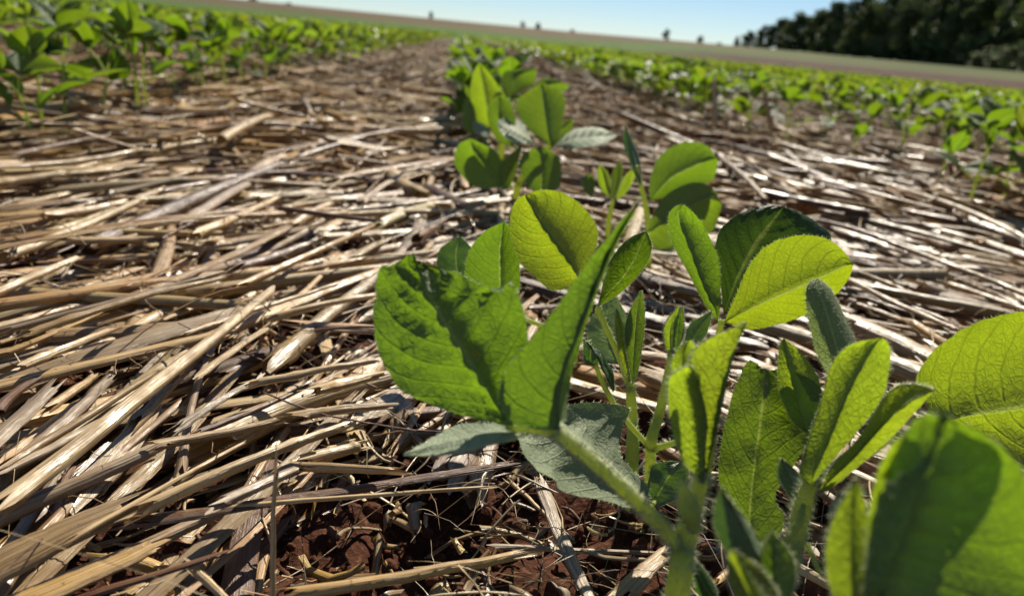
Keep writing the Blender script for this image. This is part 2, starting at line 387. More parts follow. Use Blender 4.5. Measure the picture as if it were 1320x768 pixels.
# ---- the stalks that stand out: (ends in the picture, width in picture, tone, z, arc, label)
HS = [
 ((0,652),(350,374),22,'pale',.012,1,'longest pale straw stalk slanting across the left foreground mat'),
 ((176,660),(437,552),20,'pale',.010,1,'thick cream straw stalk pointing at the crumpled leaf, just above the brown strip'),
 ((-30,680),(208,572),25,'grey',.008,1,'grey fluted straw stalk with a swollen joint under the longest pale stalk'),
 ((208,572),(366,540),15,'tan',.008,1,'tan straw stalk continuing right from the grey jointed stalk'),
 ((-40,752),(168,650),44,'tan',.009,.5,'widest flattened tan leaf sheath at the lower left edge'),
 ((80,702),(305,576),10,'pale',.013,1,'thin pale straw lying over the wide flattened sheath'),
 ((30,778),(205,700),34,'gold',.004,.55,'golden curled leaf sheath in the bottom left corner'),
 ((160,674),(662,598),17,'brown',.010,.5,'dark brown split straw strip pointing right to the bare soil'),
 ((165,668),(625,628),8,'pale',.0085,1,'pale thin straw running along the dark brown strip'),
 ((398,592),(466,574),21,'pale',.011,1,'short stubby cream straw piece beside the crumpled leaf'),
 ((285,648),(392,601),19,'grey',.011,1,'grey straw stalk ending in a knee joint near the stubby cream piece'),
 ((392,601),(510,607),15,'tan',.011,1,'tan straw leaning level from the knee joint toward the soybean leaf'),
 ((252,735),(294,775),14,'pale',.004,1,'short cut straw stub with open end on the soil at the bottom'),
 ((362,768),(676,713),19,'gold',.003,1,'golden round straw stalk lying on bare red soil at the bottom'),
 ((-20,578),(66,500),33,'grey',.010,.9,'broad grey weathered straw stalk with broken top at the left edge'),
 ((-5,532),(48,488),15,'brown',.006,1,'reddish brown short straw above the broad grey stalk'),
 ((64,525),(122,484),13,'gold',.007,1,'short golden straw next to the broad grey broken stalk'),
 ((0,604),(205,478),15,'tan',.006,1,'tan straw behind and parallel to the longest pale stalk'),
 ((-10,615),(136,540),15,'grey',.006,1,'grey weathered straw just left of the longest pale stalk'),
 ((225,556),(320,496),12,'grey',.007,.6,'short grey split straw right of the longest pale stalk'),
 ((260,555),(402,494),9,'brown',.008,1,'thin brownish straw leading up to the soybean leaf'),
 ((402,505),(490,484),15,'gold',.008,1,'golden straw end tucked behind the crumpled leaf, middle of three'),
 ((385,537),(495,523),15,'tan',.007,1,'tan straw end under the crumpled leaf, lowest of three'),
 ((320,497),(490,464),11,'pale',.009,1,'pale straw end behind the crumpled leaf, topmost of three'),
 ((172,548),(258,458),13,'tan',.004,1,'tan straw in dark gap under the longest pale stalk'),
 ((112,768),(282,715),15,'brown',.006,.6,'ragged brown sheath beside the golden curled sheath'),
 ((697,622),(764,778),19,'grey',.000,.7,'grey split straw standing out on soil under the drooping pale leaf'),
 ((795,775),(856,716),30,'tan',-.004,.7,'wide fibrous tan straw behind the nearest hairy stem'),
 ((640,704),(852,713),9,'grey',-.006,1,'greyish straw lying level on soil behind the leaf stalk'),
 ((655,619),(706,666),6,'pale',-.006,1,'thin pale straw on red soil below the drooping leaf'),
 ((930,745),(1000,690),14,'gold',-.002,1,'golden straw on ground between the two near stems'),
 ((975,575),(1095,660),20,'tan',-.002,1,'tan straw on ground right of the second near stem'),
 ((1000,715),(1110,775),16,'pale',0,1,'pale straw at bottom right under the blurred leaf'),
 ((0,333),(182,257),15,'pale',.008,1,'long bright straw halfway up the left edge'),
 ((-10,379),(94,335),14,'pale',.009,1,'short bright straw below the long bright one at the left edge'),
 ((0,428),(283,352),10,'grey',.010,1,'slim greyish straw in the middle of the left mat'),
 ((31,432),(290,358),10,'gold',.011,1,'long golden curved straw in the middle of the left mat'),
 ((250,302),(354,257),14,'gold',.010,1,'golden straw with sharp end above the left mat middle'),
 ((27,472),(146,424),14,'pale',.009,1,'bright cream straw above the broad grey broken stalk'),
 ((246,428),(436,366),8,'pale',.012,1,'thin pale straw crossing over the left mat toward the leaf'),
 ((222,484),(310,412),16,'tan',.010,1,'stout tan straw beside the upper end of longest stalk'),
 ((258,484),(350,420),14,'pale',.009,.7,'split pale straw next to the stout tan straw'),
 ((346,412),(486,381),12,'pale',.011,1,'shiny pale straw pointing at the crumpled leaf tip'),
 ((358,268),(490,285),8,'brown',.011,1,'dark straw sloping down against the others on the left mat'),
 ((-5,217),(216,184),10,'tan',.008,1,'tan straw lying level in front of the left plant row'),
 ((-5,237),(90,223),12,'pale',.009,1,'bright short straw at left edge before the plant row'),
 ((312,368),(482,291),10,'gold',.010,1,'golden straw lying across the mat left of the round leaf'),
 ((90,310),(190,308),12,'tan',.007,1,'level tan straw in the upper left mat'),
 ((400,427),(488,421),5,'brown',.012,1,'thinnest brown straw left of the crumpled leaf'),
 ((1162,245),(1330,312),8,'pale',.012,1,'bright shiny straw slanting down to the right edge'),
 ((1147,313),(1330,382),8,'pale',.008,1,'long pale straw sloping to the right edge below the shiny one'),
 ((1050,284),(1156,316),8,'brown',.010,1,'brown straw behind the dark green leaf on the right'),
 ((1092,360),(1240,428),9,'tan',.009,1,'tan straw sloping away from the bright green leaf'),
 ((1015,197),(1066,234),9,'grey',.012,1,'grey straw upright-tilted on the right mat'),
 ((932,207),(987,258),10,'tan',.012,1,'tan straw slanting beside the two dark leaves'),
 ((967,208),(1026,249),9,'pale',.010,1,'pale straw next to the tan slanting one on the right mat'),
 ((1180,418),(1228,447),14,'gold',.008,1,'short golden straw with cut end above the large right leaf'),
 ((1120,430),(1200,500),10,'grey',.004,1,'grey straw beside the edge of the large right leaf'),
 ((285,180),(345,150),14,'pale',.016,1,'wide pale straw piece raised before the left plant row'),
]
STRAW_GROUP = 'straw stalks lying on the field'
n_straw = 0
def straw_obj(v, f, uv, t, label):
    global n_straw
    c = v.mean(0); o = link('straw_stalk', mesh_np('straw_stalk', v-c, f, uv, t, [M_STRAW]), loc=c)
    tag(o, label, 'straw', STRAW_GROUP); n_straw += 1; return o

hr = np.random.default_rng(77)
for k, (a, b, w, tn, z, arc, lab) in enumerate(HS):
    za = z + hr.uniform(-.002, .003); zb = z + hr.uniform(-.002, .003)
    A, B = G(*a, za), G(*b, zb)
    Z = .5*(proj(A)[2]+proj(B)[2])
    r = .5*w*Z/FPX
    tone = np.clip(np.array(TONES[tn])*hr.uniform(.85, 1.12), 0, .8)
    fl = .85 if arc == 1 else (.45 if w > 15 else .6)
    if arc < .8: r *= 1.05
    v, f, uv, t = tube_batch([A], [B], [r], [tone], [fl*hr.uniform(.85, 1.05)], S_=14, K=16, arc=[arc], rag=.004, seed=500+k,
                             bend=[[hr.normal(0, .012), hr.normal(.004, .01)]])
    straw_obj(v, f, uv, t, lab)
# the upright pieces
for (a, b, Z, w, tn, lab) in [((357,590),(352,772),.186,8,'pale','thin upright dry straw standing alone in front of the mat'),
                              ((921,104),(923,150),1.15,7,'pale','pale straw standing upright out of the right mat behind the plants'),
                              ((985,118),(996,152),1.2,7,'tan','tan broken straw standing upright right of the taller pale one')]:
    A, B = P(*a, Z), P(*b, Z)
    B = B + np.array([0, 0, -.012])
    v, f, uv, t = tube_batch([B], [A], [.5*w*Z/FPX], [TONES[tn]], S_=10, K=14, rag=.006, seed=900+w, bend=[[.012, 0]])
    straw_obj(v, f, uv, t, lab)

# ---- random mat
def in_soil_patch(x, y):
    """bare soil: along the crop row and the gap at the bottom of the picture"""
    q = proj(np.stack([x, y, np.full_like(x, -.01)], -1))
    gap = sstep(330, 430, q[:, 0])*sstep(930, 860, q[:, 0])*sstep(600, 660, q[:, 1] - .06*(660-q[:, 0]))
    row = np.exp(-((x-ROW_X-.02)/.045)**2)*.75*sstep(1.2, .5, y)
    return np.maximum(gap, row)

def sample(n, y0, y1, wide=.80, pad=.12, seed=0):
    r_ = np.random.default_rng(seed)
    y = np.sqrt(r_.uniform(y0*y0, y1*y1, n)); x = r_.uniform(-1, 1, n)*(wide*y+pad)
    return x, y

def mat_layer(n, y0, y1, z0, z1, len_, rad_, seed, S_=7, K=6, keep=None):
    r_ = np.random.default_rng(seed)
    x, y = sample(n, y0, y1, seed=seed+1)
    ok = r_.random(n) > in_soil_patch(x, y)*.97
    x, y = x[ok], y[ok]; n = len(x)
    # swept outward from the crop row; along the row close to the camera on the left
    left = x < ROW_X
    base = np.where(left, np.radians(52) + np.radians(14)*sstep(.9, .3, y), np.radians(-55))
    ang = base + r_.normal(0, .30, n)*np.where(r_.random(n) < .30, 2.8, 1)
    L = np.clip(r_.lognormal(math.log(len_), .45, n), len_*.35, len_*2.6)
    z = r_.uniform(z0, z1, n)
    tilt = r_.normal(0, .035 if y0 < .7 else (.09 if y0 < 1.5 else .16), n)
    d = np.stack([np.cos(ang), np.sin(ang), tilt], 1)
    c = np.stack([x, y, z + terrain(x, y)], 1)
    A = c - d*L[:, None]/2; B = c + d*L[:, None]/2
    if y0 < .5:
        gaps = 0
        for q_ in (0, .25, .5, .75, 1):
            w_ = A*(1-q_)+B*q_; gaps = np.maximum(gaps, in_soil_patch(w_[:, 0], w_[:, 1])*(w_[:, 1] < .27))
        ok = gaps < .5; A, B, L, x, y, z = A[ok], B[ok], L[ok], x[ok], y[ok], z[ok]; n = len(x)
    rad = np.clip(r_.lognormal(math.log(rad_), .42, n), rad_*.35, rad_*2.1)
    tone, ti = pick_tone(r_, n)
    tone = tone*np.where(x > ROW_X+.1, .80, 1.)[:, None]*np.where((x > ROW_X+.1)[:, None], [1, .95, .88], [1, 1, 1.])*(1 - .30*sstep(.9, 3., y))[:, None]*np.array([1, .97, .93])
    flat = r_.uniform(.45, 1., n)
    arc = np.where(r_.random(n) < .28, r_.uniform(.4, .65, n), 1.)
    flat = np.where(arc < .9, flat*.5, flat); rad = np.where(arc < .9, np.minimum(rad*1.25, .0052), rad)
    return dict(A=A, B=B, rad=rad, tone=tone, ti=ti, flat=flat, arc=arc, L=L, S=S_, K=K, seed=seed)

layers = [
 mat_layer(1000, .13, .75, -.021, -.010, .12, .0030, 21, 9, 9),
 mat_layer(520, .13, .75, -.009, .004, .14, .0037, 31, 12, 11),
 mat_layer(420, .13, .80, -.014, .006, .07, .0010, 36, 6, 9),
 mat_layer(3300, .75, 1.9, -.020, .012, .12, .0036, 41, 7, 6),
 mat_layer(4200, 1.9, 4.5, -.020, .018, .14, .0042, 51, 6, 4),
 mat_layer(6000, 4.5, 14., -.016, .024, .17, .0055, 61, 5, 3),
]
def keep_idx(Ld):
    q = proj((Ld['A']+Ld['B'])/2)
    return q
# promote the biggest looking ones to stalks of their own
cand = []
for li in (1, 3):
    Ld = layers[li]; q = keep_idx(Ld)
    show = Ld['L']*Ld['rad']*(FPX/np.maximum(q[:, 2], .05))**2
    vis = (q[:, 0] > 0) & (q[:, 0] < 1320) & (q[:, 1] > 40) & (q[:, 1] < 768) & (q[:, 2] > .05)
    top = (Ld['A'][:, 2]+Ld['B'][:, 2])/2 > .0
    for i in np.where(vis & top)[0]: cand.append((show[i], li, i))
cand.sort(reverse=True)
promoted = {1: set(), 3: set()}
ZN = {'pale': 'pale cream', 'gold': 'golden', 'grey': 'grey weathered', 'tan': 'tan', 'brown': 'dark brown'}
def place_words(px, py):
    if px > 820:
        if py > 430: return 'on the ground between the near soybean leaves at right'
        if px > 1120: return 'in the mat at the right edge above the large leaf'
        return 'in the mat right of the crop row' if py > 200 else 'in the far mat right of the crop row'
    if px > 560:
        return 'on the ground along the middle crop row' if py > 240 else 'in the far mat beside the middle crop row'
    if py > 560: return 'in the near mat at the lower left' if px < 300 else 'beside the bare soil at the bottom'
    if py > 380: return 'in the left mat by the edge of the picture' if px < 230 else 'in the mat just left of the crumpled leaf'
    if py > 260: return 'in the left mat halfway up the picture' if px < 300 else 'in the mat behind the crumpled leaf'
    return 'in front of the left plant row' if px < 300 else 'in the far mat left of the crop row'
names = list(TONES)
for s, li, i in cand[:300-n_straw]:
    Ld = layers[li]; promoted[li].add(i)
    v, f, uv, t = tube_batch(Ld['A'][i:i+1], Ld['B'][i:i+1], Ld['rad'][i:i+1], Ld['tone'][i:i+1], Ld['flat'][i:i+1],
                             S_=12, K=12, arc=Ld['arc'][i:i+1], seed=3000+i)
    q = proj((Ld['A'][i]+Ld['B'][i])/2)
    kind = 'split straw' if Ld['arc'][i] < .9 else ('thick straw' if Ld['rad'][i] > .0034 else 'thin straw')
    ln = 'long' if Ld['L'][i] > .15 else 'short'
    straw_obj(v, f, uv, t, '%s %s %s %s' % (ln, ZN[names[Ld['ti'][i]]], kind, place_words(q[0], q[1])))
parts = []
for li, Ld in enumerate(layers):
    k = np.array([i not in promoted.get(li, ()) for i in range(len(Ld['A']))])
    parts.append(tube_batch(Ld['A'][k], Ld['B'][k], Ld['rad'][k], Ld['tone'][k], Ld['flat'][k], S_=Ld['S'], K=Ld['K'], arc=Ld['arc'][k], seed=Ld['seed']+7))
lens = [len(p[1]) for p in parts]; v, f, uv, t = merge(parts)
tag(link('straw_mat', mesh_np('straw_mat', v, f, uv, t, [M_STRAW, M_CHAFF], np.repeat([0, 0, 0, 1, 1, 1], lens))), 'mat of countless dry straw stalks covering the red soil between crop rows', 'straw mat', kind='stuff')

# ---- fine litter: chaff, shreds and root fibres
def litter(n, y0, y1, ln, rd, seed, z0, z1, soil_ok=True):
    r_ = np.random.default_rng(seed)
    x, y = sample(n, y0, y1, seed=seed+3)
    z = r_.uniform(z0, z1, n)
    an = r_.uniform(0, 2*PI, n); L = np.clip(r_.lognormal(math.log(ln), .6, n), ln*.3, ln*4)
    d = np.stack([np.cos(an), np.sin(an), r_.normal(0, .22 if seed != 76 else .5, n)], 1)
    c = np.stack([x, y, z], 1); rad = np.clip(r_.lognormal(math.log(rd), .5, n), rd*.4, rd*3)
    tone, _ = pick_tone(r_, n, (.28, .12, .22, .18, .20))
    return tube_batch(c-d*L[:, None]/2, c+d*L[:, None]/2, rad, tone, r_.uniform(.3, .9, n), r_.normal(0, .10, (n, 2)), S_=4, K=6, seed=seed, rag=.0005)
v, f, uv, t = merge([litter(2600, .13, .75, .012, .0006, 71, -.022, .003), litter(1500, .13, .6, .030, .00022, 72, -.018, .012),
                     litter(1500, .13, .42, .010, .0012, 73, -.026, -.012), litter(380, .13, .36, .022, .00025, 75, -.026, -.006), litter(2200, .75, 2.5, .03, .0009, 74, -.01, .016), litter(5200, .75, 4.5, .011, .0016, 76, -.006, .018)])
tag(link('straw_litter', mesh_np('straw_litter', v, f, uv, t, [M_STRAW])), 'fine chaff, shreds and root fibres scattered through straw and soil', 'litter', kind='stuff')

# ---- soil crumbs and clods
def ico(sub):
    import bmesh
    bm = bmesh.new(); bmesh.ops.create_icosphere(bm, subdivisions=sub, radius=1.)
    v = np.array([q.co[:] for q in bm.verts]); f = np.array([[q.index for q in p.verts] for p in bm.faces]); bm.free(); return v, f
iv, if_ = ico(2)
def crumb_mesh(n, seed):
    r_ = np.random.default_rng(seed)
    y = r_.uniform(.12, .62, n); x = np.where(r_.random(n) < .6, r_.normal(.06, .07, n), r_.uniform(-.35, .4, n))
    s = np.clip(r_.lognormal(math.log(.0016), .55, n), .0005, .0065)
    V = iv[None]*s[:, None, None]*r_.uniform(.7, 1.25, (n, 1, 3))
    V = V*(1 + .28*vnoise((iv[None]*1.7 + r_.random((n, 1, 3))*90).reshape(-1, 3), 4).reshape(n, -1, 1))
    base = -.023 - .012*np.exp(-((x-.03)/.06)**2)*sstep(.45, .2, y)
    V = V + np.stack([x, y, base + s*.5 + r_.random(n)*.005], 1)[:, None]
    F = (np.arange(n)*len(iv))[:, None, None] + if_[None]
    return V.reshape(-1, 3), F.reshape(-1, 3)
v, f = crumb_mesh(3000, 5)
tag(link('soil_crumbs', mesh_np('soil_crumbs', v, f, mats=[M_SOIL])), 'loose red brown crumbs of bare soil beneath straw and stems', 'soil', kind='stuff')
for (px, py, w, lab) in [(663,680,26,'largest red soil clod on the bare ground below the leaf stalk'), (588,700,14,'small red soil clod left of the largest clod'),
                         (735,690,12,'small red clod beside the grey split straw'), (450,735,13,'red clod left of the golden straw on bare soil'),
                         (1085,685,20,'reddish clod under the blurred leaf at bottom right'), (690,410,12,'red clod behind the folded leaf in the row')]:
    c = G(px, py, -.022); s = .5*w*proj(c)[2]/FPX*1.25
    q = iv*np.array([1.25, .9, .75])*s*(1 + .3*vnoise(iv*1.6+px, 6)[:, None] + .14*vnoise(iv*4+px, 7)[:, None])
    tag(link('soil_clod', mesh_np('soil_clod', q, if_, mats=[M_SOIL]), loc=c), lab, 'clod', 'red soil clods')

# ------------------------------------------------------------------ leaves and stems
def crom(pts, n):
    """Catmull-Rom through pts (k,d), n samples evenly in chord length"""
    p = np.asarray(pts, float)
    d = np.maximum(np.linalg.norm(np.diff(p[:, :3], axis=0), axis=1), 1e-6)
    s = np.concatenate([[0], np.cumsum(d)]); s /= s[-1]
    e = np.vstack([2*p[0]-p[1], p, 2*p[-1]-p[-2]])
    out = []
    for t in np.linspace(0, 1, n):
        i = min(np.searchsorted(s, t, 'right')-1, len(p)-2); i = max(i, 0)
        u = (t-s[i])/max(s[i+1]-s[i], 1e-9)
        a, b, c, d_ = e[i], e[i+1], e[i+2], e[i+3]
        out.append(.5*(2*b + (c-a)*u + (2*a-5*b+4*c-d_)*u*u + (3*b-a-3*c+d_)*u**3))
    return np.array(out)

def leaf_mesh(Lp, Mp, Rp, nu=30, nv=8, bulge=.10, quilt_=.045, crumple=.0, hair=0., seed=0, origin=(0, 0, 0), hair_len=.0010, wav=.03, face_hair=0.):
    """blade from left margin, midrib and right margin (k,3); normal (upper face) points to  along x (right-left)"""
    r_ = np.random.default_rng(seed)
    al = crom(np.hstack([Mp, Lp, Rp]), nu)
    M, L, R = al[:, :3], al[:, 3:6], al[:, 6:9]
    vs = np.linspace(-1, 1, 2*nv+1)
    w = np.abs(vs)[None, :, None]
    E = np.where((vs < 0)[None, :, None], L[:, None], R[:, None])
    V = M[:, None] + (E-M[:, None])*w
    wid = np.linalg.norm(R-L, axis=1)
    du = np.gradient(V, axis=0); dv = np.gradient(V, axis=1)
    N = np.cross(du, dv); N /= np.maximum(np.linalg.norm(N, axis=2, keepdims=True), 1e-9)
    ref = N[nu//2, nv]; s = np.sign((N*ref).sum(-1, keepdims=True)); s[s == 0] = 1; N = N*s
    hw = np.linalg.norm(E-M[:, None], axis=2)
    u = np.linspace(0, 1, nu)[:, None]
    b = bulge*hw*4*np.abs(vs)[None]*(1-np.abs(vs)[None])
    # quilting between the side veins
    ph = 8*u - 2.3*np.abs(vs)[None]**1.35
    quilt = np.abs(np.sin(ph*PI))**.7*quilt_*hw.max()*np.minimum(1, 4*np.abs(vs)[None])*(1-.6*np.abs(vs)[None])
    q = V.reshape(-1, 3)
    big = vnoise(q*110+seed, 11).reshape(V.shape[:2]); sm = vnoise(q*260+seed, 12).reshape(V.shape[:2])
    cr = crumple*(big*.8 + sm*.5)*np.minimum(1, .25+u*1.3)
    edge = wav*hw*vnoise(q*75+seed*3, 13).reshape(V.shape[:2])*np.abs(vs)[None]**2
    V = V + N*(b + quilt + cr + edge)[..., None]
    # uneven margin
    jit = 1 + .018*vnoise(q*420+seed, 15).reshape(V.shape[:2])
    V = M[:, None] + (V-M[:, None])*np.where(np.abs(vs)[None] > .9, jit, 1)[..., None]
    nw = 2*nv+1
    i, j = np.meshgrid(np.arange(nu-1), np.arange(2*nv), indexing='ij')
    F = np.stack([i*nw+j, (i+1)*nw+j, (i+1)*nw+j+1, i*nw+j+1], -1).reshape(-1, 4)
    uv = np.stack([np.broadcast_to(u, V.shape[:2]), np.broadcast_to(.5+.5*vs[None], V.shape[:2])], -1).reshape(-1, 2)
    verts = V.reshape(-1, 3); faces = [F]; mi = np.zeros(len(F), np.int32)
    if hair > 0:
        hv = []
        per = max(1, int(hair))
        bnd = [(k, 0) for k in range(1, nu-1)] + [(k, nw-1) for k in range(1, nu-1)]
        for (k, e) in bnd:
            p0 = V[k, e]; p1 = V[k+1, e]; outw = V[k, e]-V[k, nv]; outw = outw/max(np.linalg.norm(outw), 1e-6); fw = p1-p0
            for _ in range(per):
                a = p0 + fw*r_.random(); d = outw + .5*N[k, e]*r_.normal() + .5*fw/max(np.linalg.norm(fw), 1e-6)*r_.normal(.4, .5)
                hv.append((a, d/np.linalg.norm(d), hair_len*r_.uniform(.5, 1.3)))
        nf = int(face_hair)
        for _ in range(nf):
            k = r_.integers(1, nu-1); e = r_.integers(0, nw)
            sgn = 1 if r_.random() < .5 else -1
            d = N[k, e]*sgn + .7*r_.normal(0, .5, 3); hv.append((V[k, e], d/np.linalg.norm(d), hair_len*.7*r_.uniform(.5, 1.3)))
        hverts, hfaces = hairs(hv, r_)
        faces.append(hfaces+len(verts)); verts = np.vstack([verts, hverts])
        uv = np.vstack([uv, np.zeros((len(hverts), 2))]); mi = np.concatenate([mi, np.ones(len(hfaces), np.int32)])
    return verts-np.asarray(origin), faces, uv, mi

def hairs(hv, r_, wd=.00009):
    a = np.array([h[0] for h in hv]); d = np.array([h[1] for h in hv]); l = np.array([h[2] for h in hv])
    s = np.cross(d, r_.normal(0, 1, d.shape)); s /= np.linalg.norm(s, axis=1)[:, None]; s2 = np.cross(d, s)
    n = len(a); tip = a + d*l[:, None] + s*(l*r_.normal(0, .15, n))[:, None]
    V = np.stack([a+s*wd, a-s*wd*.5+s2*wd*.87, a-s*wd*.5-s2*wd*.87, tip], 1).reshape(-1, 3)
    b = (np.arange(n)*4)[:, None]
    F = np.concatenate([b+np.array([[0, 1, 3]]), b+np.array([[1, 2, 3]]), b+np.array([[2, 0, 3]])])
    return V, F

def stem_mesh(pts, rad, ns=10, nseg=24, hair=0, hair_len=.0013, seed=0, origin=(0, 0, 0), cap=True):
    r_ = np.random.default_rng(seed)
    rad = np.asarray(rad, float)
    q = crom(np.hstack([np.asarray(pts), rad[:, None]]), nseg); c, rr = q[:, :3], np.maximum(q[:, 3], .0002)
    T = np.gradient(c, axis=0); T /= np.linalg.norm(T, axis=1)[:, None]
    ref = np.array([.3, -.9, .2]); s = np.cross(T, ref); s /= np.linalg.norm(s, axis=1)[:, None]; t2 = np.cross(T, s)
    th = np.linspace(0, 2*PI, ns, endpoint=False)
    ring = np.cos(th)[None, :, None]*s[:, None] + np.sin(th)[None, :, None]*t2[:, None]
    V = (c[:, None] + rr[:, None, None]*ring*(1+.05*r_.normal(0, 1, (nseg, ns, 1)))).reshape(-1, 3)
    i, j = np.meshgrid(np.arange(nseg-1), np.arange(ns), indexing='ij'); j2 = (j+1) % ns
    F = np.stack([i*ns+j, i*ns+j2, (i+1)*ns+j2, (i+1)*ns+j], -1).reshape(-1, 4)
    n0 = len(V); V = np.vstack([V, c[0] - T[0]*rr[0]*.3, c[-1] + T[-1]*rr[-1]*.8])
    tri = [[n0, (k+1) % ns, k] for k in range(ns)] + [[n0+1, (nseg-1)*ns+k, (nseg-1)*ns+(k+1) % ns] for k in range(ns)]
    faces = [F, np.array(tri)]; mi = np.zeros(len(F)+len(tri), np.int32)
    if hair:
        hv = []
        for _ in range(int(hair)):
            k = r_.integers(0, nseg); a = r_.uniform(0, 2*PI)
            o = np.cos(a)*s[k]+np.sin(a)*t2[k]; f = r_.random()
            k2 = min(k+1, nseg-1); cc = c[k]*(1-f)+c[k2]*f
            d = o + .35*r_.normal(0, 1, 3); hv.append((cc+o*rr[k]*.95, d/np.linalg.norm(d), hair_len*r_.uniform(.4, 1.2)))
        a, b = hairs(hv, r_); faces.append(b+len(V)); V = np.vstack([V, a]); mi = np.concatenate([mi, np.ones(len(b), np.int32)])
    return V-np.asarray(origin), faces, np.zeros((len(V), 2)), mi

SOY = 'soybean plants'
class Plant:
    """a soybean plant traced from the picture: every organ at its own distance"""
    def __init__(s, base, label, cat='soybean plant', group=SOY):
        s.b = np.asarray(base, float); s.o = thing('soybean_plant', s.b, label, cat, group); s.k = 0; s.pet = None
    def stem(s, pts, wid, name='stem', hair=0, label=None, keep=False, hair_len=.0013):
        W = np.array([P(*p) if len(p) == 3 and p[2] is not None else p for p in pts])
        r = [.5*w*p[2]/FPX for w, p in zip(wid, pts)]
        v, f, uv, mi = stem_mesh(W, r, hair=hair, seed=s.k+17, origin=s.b, hair_len=hair_len); s.k += 1
        o = link(name, mesh_np(name, v, f, uv, mats=[M_STEM, M_HAIR], midx=mi), s.o)
        if label: o['label'] = label
        return o
    def root_stem(s, p, w, hair=0, name='stem', hair_len=.0013):
        """stem from the ground at the plant's base up through picture points"""
        W = np.array([s.b + [0, 0, -.02]] + [P(*q) for q in p]); r = [.5*w[0]*p[0][2]/FPX*1.1] + [.5*a*q[2]/FPX for a, q in zip(w, p)]
        v, f, uv, mi = stem_mesh(W, r, hair=hair, seed=s.k+17, origin=s.b, nseg=30, hair_len=hair_len); s.k += 1
        return link(name, mesh_np(name, v, f, uv, mats=[M_STEM, M_HAIR], midx=mi), s.o)
    def leaf(s, st, Zb, Zt, dL=0., dR=0., mat=None, flip=False, label=None, name='leaflet', hair=3, parent=None, **kw):
        """st: stations base to tip; (x,y) alone for an end, or (L, M, R) picture points.  dL, dR: how much farther the margins lie than the midrib"""
        n = len(st); Ls, Ms, Rs = [], [], []
        wmax = max(np.hypot(q[0][0]-q[2][0], q[0][1]-q[2][1]) for q in st if len(q) == 3)
        for i, q in enumerate(st):
            Z = Zb + (Zt-Zb)*i/(n-1)
            if len(q) == 2: l = m = r = q; fr = 0
            else: l, m, r = q; fr = min(1, np.hypot(l[0]-r[0], l[1]-r[1])/wmax)
            eps = 0 if fr else .6
            Ls.append(P(l[0]-eps*.5, l[1], Z+dL*fr)); Ms.append(P(*m, Z)); Rs.append(P(r[0]+eps*.5, r[1], Z+dR*fr))
        Ls, Ms, Rs = map(np.array, (Ls, Ms, Rs))
        if flip: Ls, Rs = Rs, Ls
        v, f, uv, mi = leaf_mesh(Ls, Ms, Rs, hair=hair, seed=s.k*7+3+int(st[1][1][0]), origin=s.b, nu=34, nv=9, **kw); s.k += 1
        o = link(name, mesh_np(name, v, f, uv, mats=[mat or M_LEAF, M_HAIR], midx=mi), s.o)
        if label: o['label'] = label
        return o

# ---- A: nearest plant in the middle of the foreground
a = Plant((.056, .134, -.022), 'hairy soybean plant with crumpled notched leaf, nearest in the lower middle')
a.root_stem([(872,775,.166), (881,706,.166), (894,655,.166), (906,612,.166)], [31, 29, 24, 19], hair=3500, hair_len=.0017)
a.stem([(881,709,.166), (832,657,.163), (772,602,.160), (716,556,.158)], [20, 18, 16, 15], 'petiole', hair=2200, hair_len=.0015, label='long hairy leaf stalk slanting up to the left')
a.stem([(716,556,.158), (690,553,.160), (655,551,.164)], [13, 11, 8], 'petiole', hair=120)
a.stem([(897,684,.164), (887,655,.163), (880,622,.163)], [16, 27, 7], 'bud', hair=350)
a.leaf([(664,553), ((630,545),(645,533),(672,520)), ((570,529),(620,490),(681,480)), ((513,497),(597,452),(680,437)), ((487,450),(578,425),(674,393)),
        ((480,405),(563,400),(654,364)), ((481,368),(551,374),(626,368)), ((488,344),(542,351),(598,352)), ((500,338),(536,335),(578,342)), ((519,326),(530,324),(548,330))],
       .165, .172, .004, .0005, crumple=.0024, quilt_=.18, bulge=.04, label='crumpled green leaflet with notched tip', hair=4, wav=.06)
a.leaf([(722,554), ((688,553),(721,535),(731,538)), ((655,543),(722,512),(735,505)), ((643,512),(727,485),(742,470)), ((652,478),(736,458),(752,435)), ((682,438),(750,424),(766,392)),
        ((716,396),(765,382),(784,345)), ((752,345),(788,325),(802,305)), ((795,290),(806,292),(814,285)), (826,257)],
       .157, .150, .006, .014, label='folded leaflet seen almost edge on', hair=3)
a.leaf([(690,552), ((665,545),(662,556),(660,564)), ((625,543),(625,558),(628,572)), ((588,546),(590,566),(596,580)), ((558,562),(556,574),(560,585)), (520,585)],
       .162, .172, .016, -.012, mat=M_SILVER, flip=True, label='pale underside of a drooping leaflet')
a.leaf([(906,625), ((897,612),(909,600),(912,605)), ((878,590),(910,575),(916,570)), ((863,535),(912,540),(920,535)), ((862,492),(903,500),(915,500)), ((874,478),(896,482),(902,485)), (890,471)],
       .164, .160, .004, .010, mat=M_YOUNG, label='young yellow green folded leaflet', hair=6, face_hair=300, hair_len=.0012)
a.leaf([(911,626), ((904,605),(914,600),(917,608)), ((902,560),(923,560),(925,565)), ((896,500),(934,512),(930,510)), ((892,460),(944,466),(940,470)), ((912,438),(953,438),(950,445)), (963,416)],
       .166, .162, .002, .010, mat=M_YOUNG, label='young yellow green leaflet with fuzzy edge', hair=7, face_hair=400, hair_len=.0014)
a.leaf([(902,600), ((876,560),(890,555),(905,560)), ((866,500),(882,500),(905,500)), ((866,466),(880,465),(900,460)), ((876,447),(884,446),(896,446)), (890,438)],
       .172, .174, .004, .004, mat=M_YOUNG, hair=4)

